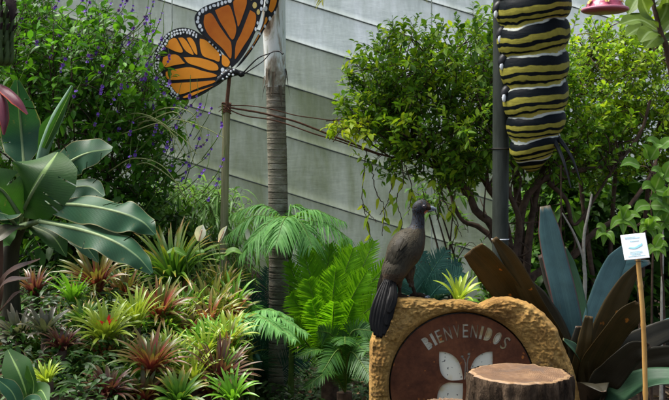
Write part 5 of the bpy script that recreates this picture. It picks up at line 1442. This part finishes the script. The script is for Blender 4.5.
bm = bmesh.new()
ph = np.linspace(0, 2 * pi, 120, endpoint=False)
mb = MB(); disc = np.array([pcen + PR * sc * np.array([cos(t), 0, sin(t)]) for t in ph]); mb.prism(disc, np.array([0, .006, 0])); plate = mb.build('plaque', M['rust'])
cut = MB()
def cutpoly(pts):
    q = np.array([lp(385 + x / 4, 300 + y / 4, PLY) for x, y in pts]); q[:, 1] = PLY - .02
    cut.prism(q, np.array([0, .05, 0]))
def smoothpoly(pts, k=5): return catmull(np.c_[np.vstack([pts]), np.zeros(len(pts))], len(pts) * k)[:, :2]


UL = [(217, 206), (240, 208), (265, 217), (288, 236), (303, 265), (311, 300), (313, 318)]
UL2 = [(313, 318), (290, 322), (262, 322), (240, 312), (224, 290), (217, 255), (217, 206)]
ul = np.vstack([smoothpoly(np.array(UL, float)), smoothpoly(np.array(UL2, float))[1:-1]])
cutpoly(ul); cutpoly([(646 - x + 2, y) for x, y in ul][::-1])
ll = [(312, 333), (280, 331), (250, 331), (228, 342), (214, 365), (209, 392), (214, 425), (236, 452), (265, 458), (292, 436), (308, 405), (312, 370)]
ll = smoothpoly(np.array(ll + ll[:1], float))[:-1]
cutpoly(ll); cutpoly([(648 - x, y) for x, y in ll][::-1])
cutpoly([(317, 318), (320, 255), (316, 240), (306, 232), (308, 226), (320, 236), (325, 255), (322, 318)][::-1])
cutpoly([(327, 318), (327, 255), (329, 236), (336, 220), (342, 224), (334, 240), (332, 256), (331, 318)][::-1])
for (x, y) in ((309, 226), (336, 216)):
    cutpoly([(x + 6 * cos(t), y + 6 * sin(t)) for t in np.linspace(0, 2 * pi, 12, endpoint=False)])
cuto = cut.build('cutter', M['rust'])
bm = bmesh.new(); bm.from_mesh(cuto.data)
# the letters of the word
LC = (466.3, 398.6); LR = 61.0
word = 'BIENVENIDOS'; wd = [8, 3.6, 7, 8.4, 8, 7, 8.4, 3.6, 8.4, 8.6, 7.6]
gap = 1.5; widths = np.array(wd) * .72; tot = widths.sum() + gap * (len(word) - 1); span = R(76); k_ = span / tot; acc = 0
for ch, w in zip(word, widths):
    th = -span / 2 + (acc + w / 2) * k_; acc += w + gap
    cu = bpy.data.curves.new('letter', 'FONT'); cu.body = ch; cu.size = 1; cu.align_x = 'CENTER'; cu.extrude = .5; cu.offset = .008; cu.resolution_u = 4
    ob = bpy.data.objects.new('letter', cu); COL.objects.link(ob)
    dg = bpy.context.evaluated_depsgraph_get(); me = bpy.data.meshes.new_from_object(ob.evaluated_get(dg))
    bpy.data.objects.remove(ob); bpy.data.curves.remove(cu)
    co = np.array([v.co for v in me.vertices]); lo, hi = co.min(0), co.max(0)
    Wm = w * k_ * LR * sc; Hm = 13.6 * sc
    base = lp(LC[0] + LR * sin(th), LC[1] - LR * cos(th), PLY)
    for v in me.vertices:
        x = ((v.co.x - lo[0]) / (hi[0] - lo[0]) - .5) * Wm; z = (v.co.y - lo[1]) / (hi[1] - lo[1]) * Hm; y = v.co.z * .04
        v.co = (base[0] + x * cos(th) + z * sin(th), PLY + .003 - y, base[2] - x * sin(th) + z * cos(th))
    bm.from_mesh(me); bpy.data.meshes.remove(me)
bmesh.ops.recalc_face_normals(bm, faces=bm.faces)
bm.to_mesh(cuto.data); bm.free()
for o in (plate,):
    b_ = bmesh.new(); b_.from_mesh(o.data); bmesh.ops.recalc_face_normals(b_, faces=b_.faces); b_.to_mesh(o.data); b_.free()
md = plate.modifiers.new('cut', 'BOOLEAN'); md.operation = 'DIFFERENCE'; md.object = cuto; md.solver = 'EXACT'; md.use_self = True
dg = bpy.context.evaluated_depsgraph_get(); me = bpy.data.meshes.new_from_object(plate.evaluated_get(dg))
bpy.data.objects.remove(plate); cm = cuto.data; bpy.data.objects.remove(cuto); bpy.data.meshes.remove(cm)
me.name = 'plaque'; plate = bpy.data.objects.new('plaque', me); COL.objects.link(plate)
me.materials.clear(); me.materials.append(M['rust'])
plate.parent = stone; plate.matrix_parent_inverse = stone.matrix_basis.inverted(); plate['label'] = 'round rusty steel plaque reading BIENVENIDOS with a cut out butterfly'
mb = MB(); mb.prism(np.array([pcen + [0, .0125, 0] + (PR - .5) * sc * np.array([cos(t), 0, sin(t)]) for t in ph]), np.array([0, .004, 0])); mb.build('backing_plate', M['backplate'], plate)
M['zincrim'] = simple('grey_rim', (.32, .34, .34), (.2, .2, .2), 30, .5, .1)
mb = MB(); a = np.linspace(0, 2 * pi, 121); rr = (PR + .4) * sc
mb.grid(np.array([[[pcen[0] + rr * cos(t), PLY + d, pcen[2] + rr * sin(t)] for t in a] for d in (-.002, .022)])); mb.build('rim', M['zincrim'], plate)


# ------------------------------------------------------------------ cut tree stumps
def stumpmats():
    m, nt, bs, out = newmat('stump_bark')
    oc = nt.nodes.new('ShaderNodeTexCoord').outputs['Object']
    a = noise_n(nt, 16, 6, .7, .6, oc, (1, 1, .35)); b = noise_n(nt, 60, 5, .65, .2, oc, (1, 1, .5))
    c = ramp(nt, a, [(.34, (.01, .007, .005)), (.52, (.05, .034, .022)), (.72, (.13, .09, .058))])
    c = mixc(nt, .6, c, mixc(nt, 1, c, ramp(nt, b, [(.3, (.4, .4, .4)), (.7, (1.5, 1.45, 1.4))]), 'MULTIPLY'))
    nt.links.new(c, bs.inputs['Base Color']); bs.inputs['Roughness'].default_value = .95; bs.inputs['Specular IOR Level'].default_value = .05
    bump(nt, bs, math_n(nt, 'ADD', a, math_n(nt, 'MULTIPLY', b, .5)), 1, .02)
    M['sbark'] = m
    m, nt, bs, out = newmat('cut_wood')
    uv = nt.nodes.new('ShaderNodeTexCoord').outputs['UV']; oc = nt.nodes.new('ShaderNodeTexCoord').outputs['Object']
    sep = nt.nodes.new('ShaderNodeSeparateXYZ'); nt.links.new(uv, sep.inputs[0])
    n = noise_n(nt, 7, 5, .6, .4, oc); n2 = noise_n(nt, 55, 5, .65, 0, oc)
    rv = math_n(nt, 'ADD', math_n(nt, 'MULTIPLY', sep.outputs[1], 150), math_n(nt, 'MULTIPLY', n, 14))
    ringw = math_n(nt, 'MULTIPLY', math_n(nt, 'ADD', math_n(nt, 'SINE', rv), 1), .5)
    c = ramp(nt, n, [(.3, (.05, .024, .009)), (.52, (.1, .052, .021)), (.72, (.16, .092, .042))])
    c = mixc(nt, math_n(nt, 'MULTIPLY', ringw, .45), c, (.1, .045, .018))
    c = mixc(nt, ramp(nt, noise_n(nt, 5, 5, .7, .8, oc), [(.56, (0, 0, 0)), (.68, (.8, .8, .8))]), c, (.07, .045, .03))
    c = mixc(nt, ramp(nt, noise_n(nt, 1.2, 4, .7, 0, uv, (26, .8, 1)), [(.64, (0, 0, 0)), (.7, (.85, .85, .85))]), c, (.05, .028, .015))
    c = mixc(nt, .5, c, mixc(nt, 1, c, ramp(nt, n2, [(.3, (.55, .5, .5)), (.7, (1.35, 1.3, 1.3))]), 'MULTIPLY'))
    c = mixc(nt, ramp(nt, sep.outputs[1], [(.9, (0, 0, 0)), (.925, (.75, .75, .75)), (.96, (.6, .6, .6)), (.985, (0, 0, 0))]), c, (.24, .145, .065))
    nt.links.new(c, bs.inputs['Base Color']); bs.inputs['Roughness'].default_value = .6
    bump(nt, bs, math_n(nt, 'ADD', n2, math_n(nt, 'MULTIPLY', ringw, .5)), .4, .004)
    M['cutwood'] = m


stumpmats()


def stump(label, cx, cy, ztop, rad, seed, flat_=1.0, name='tree_stump'):
    zb = gz(cx, cy) - .06; t = thing(name, label, 'stump', (cx, cy, zb)); NS = 140
    an = np.linspace(0, 2 * pi, NS, endpoint=False); rows = []
    for i, z in enumerate(np.linspace(zb, ztop, 60)):
        h = (z - zb) / (ztop - zb); row = []
        for a in an:
            v = Vector((cos(a) * 1.0 + seed, sin(a), z * .8))
            ridge = noise.fractal(Vector((cos(a) * 7 + seed, sin(a) * 7, z * 4.5)), .9, 2.1, 4)
            fine = noise.noise(Vector((cos(a) * 22, sin(a) * 22, z * 22 + seed)))
            R_ = rad * (1 + .05 * noise.noise(v * 1.4) + .10 * (1 - h) ** 2) + ridge * .013 + fine * .005 - (.004 if h > .985 else 0)
            row.append((cx + R_ * cos(a), cy + R_ * sin(a) * flat_, z))
        rows.append(row)
    mb = MB(); mb.grid(np.array(rows), 0, closed_u=True); mb.build('bark', M['sbark'], t)
    e = np.array(rows[-1]); c = np.array([cx - rad * .1, cy + rad * .08, ztop]); rr = []; uv = []
    for q in np.linspace(1, .0, 40):
        ring = c + (e - c) * (q * .985 + .001)
        for j in range(NS): ring[j, 2] = ztop + .004 * noise.noise(Vector((ring[j, 0] * 14, ring[j, 1] * 14, seed))) + .0015 * noise.noise(Vector((ring[j, 0] * 60, ring[j, 1] * 60, seed))) - (.006 if q > .97 else 0) + .003
        rr.append(ring); uv.append(np.stack([np.linspace(0, 1, NS), np.full(NS, q)], -1))
    mb = MB(); mb.grid(np.array(rr), 0, closed_u=True, uv=np.array(uv)); mb.build('cut_top', M['cutwood'], t)


stp0 = P(520, 373.5, 3.62); stump('thick cut tree stump with rough dark bark and pale rimmed top before the welcome stone', stp0[0], stp0[1], stp0[2], .193, 3.3)
s2 = P(447, 404, 3.4); stump('small low cut stump with its brown top just showing left of the thick stump', s2[0], s2[1], s2[2], .085, 8.1)

# ------------------------------------------------------------------ the bird
def rings_along(mb, pts, Y0, nseg=40, sides=20):
    """pts: (px,py,dY,half width px, depth half width px) rings perpendicular to the path"""
    c = PP([(p[0], p[1], Y0 + p[2]) for p in pts]); c = catmull(c, nseg)
    hw = catmull(np.array([[p[3], p[4], 0] for p in pts]), nseg)[:, :2] * (Y0 / F)
    t = nrm(np.gradient(c, axis=0)); y = np.array([0, 1.0, 0]); a = nrm(np.cross(t, y)); b = np.cross(a, t)
    an = np.linspace(0, 2 * pi, sides, endpoint=False)
    mb.loft(c[:, None] + a[:, None] * (hw[:, :1] * np.cos(an))[..., None] + b[:, None] * (hw[:, 1:] * np.sin(an))[..., None])
    return c


BY = 4.17
bird_root = P(405, 296.5, BY)
bird = thing('bird', 'dark brown guan like bird with long black tail standing on the rock', 'bird', bird_root)
mb = MB()
rings_along(mb, [(386, 287, -.045, 4, 4), (389, 281, -.04, 8, 7), (393, 273, -.03, 12, 12), (398, 263, -.015, 14.0, 14), (403.8, 252, .0, 17, 17), (410, 242, .012, 15.8, 16), (415, 233.5, .02, 11.2, 11.5), (417.2, 227, .022, 7.5, 7.8), (418.2, 220, .022, 6.3, 6.5), (418.5, 214, .02, 6.0, 6.2), (419.5, 209.5, .016, 7.6, 7), (422, 206.6, .01, 7.4, 6.8), (426, 207, .002, 5.4, 5), (429.5, 208.2, -.005, 3.3, 3.2), (431.5, 208.9, -.008, 2, 2)], BY, 70, 24)
# thighs, shanks and toes
def leg(kx, ky, kY, hx, hy, hY, fx, fyy, fY, toes):
    s_ = BY / F
    mb.tube(PP([(kx, ky, kY), ((kx + hx) / 2, (ky + hy) / 2, (kY + hY) / 2), (hx, hy, hY)]), np.array([7.2, 5.0, 2.6]) * s_, 12, n=12)
    f = P(fx, fyy, fY)
    mb.tube(np.vstack([PP([(hx, hy, hY)]), [(P(hx, hy, hY) + f) / 2], [f]]), np.array([2.2, 1.75, 2.0]) * s_, 10, n=12)
    for (dx, dy_, dz) in toes:
        e = f + np.array([dx, dy_, dz]); mb.tube([f, f + np.array([dx, dy_, dz]) * .5 + [0, 0, .004], e], np.array([2.0, 1.75, 1.3]) * s_, 8, n=9)
        claws.tube([e - np.array([dx, dy_, 0]) * .05, e + np.array([dx, dy_, 0]) * .14 + [0, 0, .001], e + np.array([dx, dy_, 0]) * .22 + [0, 0, -.006]], np.array([1.2, .9, .25]) * s_, 7, n=6)


claws = MB()
leg(408.5, 268, BY + .015, 410.5, 280, BY + .01, 415.5, 295.2, BY + .005, [(.05, -.012, -.004), (.042, -.035, -.004), (.035, .022, 0), (-.024, .008, -.004)])
leg(397, 272, BY - .03, 399.5, 283, BY - .02, 399.8, 296.3, BY - .02, [(.03, -.03, -.012), (.038, -.01, -.004), (.012, .03, .002), (-.018, .012, -.002)])
body = mb.build('body_raw', M['bark'])
rm = body.modifiers.new('r', 'REMESH'); rm.mode = 'VOXEL'; rm.voxel_size = .0026
sm_ = body.modifiers.new('s', 'SMOOTH'); sm_.iterations = 3; sm_.factor = .5
dg = bpy.context.evaluated_depsgraph_get(); me = bpy.data.meshes.new_from_object(body.evaluated_get(dg)); bpy.data.objects.remove(body)
me.name = 'body'


def feather(name, c1, c2, c3, scl=55, rough=.65, stretch=(1, 1, 1), b=.6, sheen=(0, 0, 0)):
    m, nt, bs, out = newmat(name); oc = nt.nodes.new('ShaderNodeTexCoord').outputs['Object']
    mp = nt.nodes.new('ShaderNodeMapping'); mp.inputs['Scale'].default_value = stretch; mp.inputs['Rotation'].default_value = (0, R(30), 0); nt.links.new(oc, mp.inputs[0])
    v = nt.nodes.new('ShaderNodeTexVoronoi'); v.inputs['Scale'].default_value = scl; nt.links.new(mp.outputs[0], v.inputs['Vector'])
    n = noise_n(nt, 14, 5, .6, 0, oc); n2 = noise_n(nt, 160, 4, .6, 0, oc, (1, 1, .4))
    c = ramp(nt, n, [(.3, c2), (.7, c1)])
    c = mixc(nt, ramp(nt, v.outputs['Distance'], [(.25, (0, 0, 0)), (.62, (.7, .7, .7))]), c, c3)
    c = mixc(nt, .5, c, mixc(nt, 1, c, ramp(nt, n2, [(.3, (.6, .6, .6)), (.7, (1.3, 1.3, 1.3))]), 'MULTIPLY'))
    nt.links.new(c, bs.inputs['Base Color']); bs.inputs['Roughness'].default_value = rough; bs.inputs['Specular IOR Level'].default_value = .06
    bump(nt, bs, math_n(nt, 'ADD', math_n(nt, 'MULTIPLY', v.outputs['Distance'], -1), math_n(nt, 'MULTIPLY', n2, .3)), b, .006)
    return m


M['fbody'] = feather('brown_feathers', (.03, .025, .015), (.018, .015, .01), (.01, .008, .006))
M['fbreast'] = feather('breast_feathers', (.038, .024, .013), (.026, .017, .01), (.014, .01, .007))
M['fhead'] = feather('grey_head_feathers', (.024, .027, .033), (.013, .015, .019), (.05, .056, .066), 120, .6)
M['frump'] = feather('rufous_feathers', (.035, .021, .012), (.024, .015, .009), (.014, .01, .007), 60)
M['fskin'] = simple('leg_skin', (.42, .15, .1), (.26, .09, .065), 60, .55, .4)
M['fred'] = simple('red_throat_skin', (.45, .05, .02), (.3, .035, .02), 60, .5, .3)
M['ftail'] = strapmat('tail_feather', (.009, .0085, .0085), (.004, .004, .004), 60, .38, None, 0, .06)
M['fwing'] = strapmat('wing_feather', (.026, .022, .014), (.016, .014, .009), 50, .5, None, 0, .08)
M['beak'] = simple('grey_beak', (.16, .19, .22), (.07, .08, .1), 40, .35)
M['eye'] = simple('dark_eye', (.012, .006, .005), (.01, .005, .005), 20, .08, spec=.8)
for mm in ('fbody', 'fbreast', 'fhead', 'frump', 'fskin', 'fred'): me.materials.append(M[mm])
zleg = P(400, 283.5, BY)[2]; zhead = P(418, 228, BY)[2]; zr = P(390, 272, BY)[2]
thr = P(427.5, 213, BY - .002)
for p in me.polygons:
    c = np.array(p.center); p.use_smooth = True
    mid_ = P(405, 250, BY)[0]
    if c[2] < P(0, 284.5, BY)[2] and c[0] > P(396, 0, BY)[0]: k = 4
    elif np.linalg.norm((c - thr) * [1, .6, 1.2]) < .0155: k = 5
    elif c[2] > zhead + .008 * noise.noise(Vector(c) * 60): k = 2
    elif c[2] < zr + .01 * noise.noise(Vector(c) * 40) and c[0] < P(399, 0, BY)[0]: k = 3
    elif c[0] > P(417, 0, BY)[0] + (c[2] - zleg) * .12 or c[2] < P(0, 270, BY)[2]: k = 1
    else: k = 0
    p.material_index = k
bo = bpy.data.objects.new('body', me); COL.objects.link(bo); bo.parent = bird; bo.matrix_parent_inverse = bird.matrix_basis.inverted()
claws.build('claw', M['beak'], bird)
# contour feathers laid over the body like tiles
def plumemat(name, cols, edge):
    m, nt, bs, out = newmat(name); geo = nt.nodes.new('ShaderNodeNewGeometry')
    c = ramp(nt, geo.outputs['Random Per Island'], [(i / (len(cols) - 1), q) for i, q in enumerate(cols)])
    sep = nt.nodes.new('ShaderNodeSeparateXYZ'); nt.links.new(nt.nodes.new('ShaderNodeTexCoord').outputs['UV'], sep.inputs[0])
    d = math_n(nt, 'ABSOLUTE', math_n(nt, 'SUBTRACT', sep.outputs[0], .5))
    c = mixc(nt, ramp(nt, math_n(nt, 'MAXIMUM', math_n(nt, 'MULTIPLY', d, 1.6), sep.outputs[1]), [(.7, (0, 0, 0)), (.95, (.6, .6, .6))]), c, edge)
    nt.links.new(c, bs.inputs['Base Color']); bs.inputs['Roughness'].default_value = .6; bs.inputs['Specular IOR Level'].default_value = .12
    return m


M['pl_back'] = plumemat('back_plumage', [(.022, .019, .012), (.032, .027, .017), (.042, .034, .021), (.026, .022, .014)], (.04, .034, .022))
M['pl_breast'] = plumemat('breast_plumage', [(.03, .019, .011), (.042, .027, .015), (.05, .033, .018)], (.055, .037, .022))
M['pl_head'] = plumemat('head_plumage', [(.013, .015, .019), (.02, .023, .028), (.03, .034, .04)], (.04, .046, .055))
M['pl_rump'] = plumemat('rump_plumage', [(.024, .016, .01), (.035, .022, .013)], (.05, .034, .022))
rp = np.random.default_rng(12); pb_, pn_, pd_, pl_, pw_, pm_ = [], [], [], [], [], []
ars = np.array([p.area for p in me.polygons]); pick = rp.choice(len(ars), 6500, p=ars / ars.sum())
kinds = {0: 0, 1: 1, 2: 2, 3: 3}
for i in pick:
    p = me.polygons[i]
    if p.material_index not in kinds: continue
    c, n_ = np.array(p.center), np.array(p.normal); head = p.material_index == 2
    if head and c[0] > P(425.5, 0, BY)[0]: continue
    fl = np.array([-.95, .0, -.35]) if head and c[2] > P(0, 211, BY)[2] else (np.array([-.05, 0, -1]) if head else np.array([-.45, -.12, -.9]))
    t = nrm(fl + rp.normal(0, .12, 3)); t = t - n_ * np.dot(t, n_); t = nrm(t)
    s_ = .0085 if head else np.interp(c[2], [P(0, 280, BY)[2], P(0, 240, BY)[2], P(0, 228, BY)[2]], [.024, .019, .012])
    pb_.append(c + n_ * .0006 - t * s_ * .4); pn_.append(n_); pd_.append(t + n_ * .045); pl_.append(s_ * rp.uniform(.8, 1.2)); pw_.append(s_ * rp.uniform(.5, .7)); pm_.append(kinds[p.material_index])
pb_, pn_, pd_, pl_, pw_, pm_ = map(np.array, (pb_, pn_, pd_, pl_, pw_, pm_))
mb = MB()
for k in range(4):
    q = pm_ == k
    # curl the tips back towards the skin
    for sgn in (0,):
        mb.strips(pb_[q], pd_[q], pn_[q], pl_[q], pw_[q], 4, .0, [.5, .95, 1, .8, .15], k, -.25)
mb.build('plumage', [M['pl_back'], M['pl_breast'], M['pl_head'], M['pl_rump']], bird)
# beak in two halves, eyes
mb = MB(); rings_along(mb, [(428.8, 207.6, -.004, 2.6, 2.6), (432, 207.9, -.008, 2.0, 1.9), (435, 209, -.010, 1.2, 1.1), (436.6, 210.6, -.011, .3, .3)], BY, 14, 12); mb.build('upper_beak', M['beak'], bird)
mb = MB(); rings_along(mb, [(428.8, 210.2, -.004, 1.8, 2.2), (432, 210.4, -.008, 1.2, 1.5), (434.6, 210.8, -.010, .4, .4)], BY, 10, 12); mb.build('lower_beak', M['beak'], bird)
for dY, s_ in ((-.0235, -1), (.0395, 1)):
    mb = MB(); mb.ball(P(424.4, 206.3, BY + dY), [.0058, .004, .0058], 0, 12, 8); mb.build('eye', M['eye'], bird)
M['fringe'] = simple('bare_face_skin', (.07, .06, .065), (.04, .035, .04), 60, .6)
mb = MB(); e0 = P(424.4, 206.3, BY - .0215); a = np.linspace(0, 2 * pi, 17)
mb.tube(np.stack([e0[0] + .0075 * np.cos(a), np.full(17, e0[1]), e0[2] + .0068 * np.sin(a)], -1), .0022, 6, cap=False); mb.build('eye_ring', M['fringe'], bird)
# folded wings: overlapping feathers lying on the flanks
def wing_(side, rootpts, name='wing'):
    s_ = BY / F; mb = MB(); rr = np.random.default_rng(17 + side)
    # smooth shoulder shell
    ax = [(406.5, 232), (402, 243), (397, 255), (391.5, 267), (386.5, 277), (383.5, 284)]
    hw_ = [4.2, 9.0, 10.6, 9.8, 7.0, 2]
    dz = [-.033, -.061, -.067, -.062, -.049, -.04]
    if side > 0: ax = [(x + 7, y) for x, y in ax]; dz = [-d * .9 for d in dz]
    pth = PP([(x, y, BY + d) for (x, y), d in zip(ax, dz)])
    up = np.array([-.3, -1 * (1 if side < 0 else -1), .15])
    mb.blade(pth, np.array(hw_) * s_, up, 22, 11, 0, .45); sh = mb.build(name, M['fbody'], bird)
    sh.modifiers.new('thick', 'SOLIDIFY').thickness = .004
    fm = MB()
    for row in range(6):
        q = .12 + row * .135; nfe = [5, 6, 6, 6, 5, 4][row]
        for k in range(nfe):
            u = (k + .5) / nfe * 2 - 1 + rr.normal(0, .05)
            pc = catmull(pth, 60); i = int(q * 59); t = nrm(pc[min(59, i + 1)] - pc[i]); sd = nrm(np.cross(t, up)); nn = np.cross(sd, t)
            w = np.interp(q, np.linspace(0, 1, 6), hw_) * s_
            b = pc[i] + sd * u * w * .85 + nn * (.003 - .45 * w * u * u + .0012 * row)
            L_ = (.062 if row < 3 else .085) * rr.uniform(.9, 1.15)
            d = nrm(t - sd * u * .18)
            fm.blade([b, b + d * L_ * .5 + nn * .004, b + d * L_ - nn * .001], np.array([.5, 1, .95, .55, .1]) * (.0125 if row < 3 else .0105), nn, 9, 5, -.25)
    fm.build('wing_feathers', M['fwing'], sh)


wing_(-1, None); wing_(1, None)
# tail: long overlapping feathers hanging in front of the rock edge
tailm = [(-7.5, 0), (-4.5, .004), (-1.5, .008), (2, .01), (5, .007), (8, .003), (10.5, 0)]
for k, (ox, dy) in enumerate(tailm):
    rr = np.random.default_rng(70 + k); q = (ox + 7.5) / 18
    bx, by = 386.5 + q * 7, 279 + 2 * q
    tip = (372 + q * 16.5, [331, 335.5, 337.5, 338, 335.5, 326, 313][k])
    mx_, my_ = (bx + tip[0]) / 2 - 2.5 + q * 4.5, (by + tip[1]) / 2
    Yt = BY - .155 - dy
    mb = MB(); mb.blade(PP([(bx, by, BY - .062 - dy), (mx_, my_, BY - .125 - dy), (tip[0], tip[1], Yt)]), np.array([2.2, 3.6, 4.4, 4.9, 4.7, 1.2]) * BY / F, (.1, -1, .25), 22, 7, -.08)
    o = mb.build('tail_feather', M['ftail'], bird); o.modifiers.new('thick', 'SOLIDIFY').thickness = .0012
    mb = MB(); mb.tube(PP([(bx, by, BY - .064 - dy), (mx_, my_, BY - .127 - dy), (tip[0], tip[1] - 3, Yt - .002)]), [.0016, .001, .0005], 5, n=16); mb.build('quill', M['ftail'], o)
S.cycles.max_bounces = 10; S.cycles.transparent_max_bounces = 16
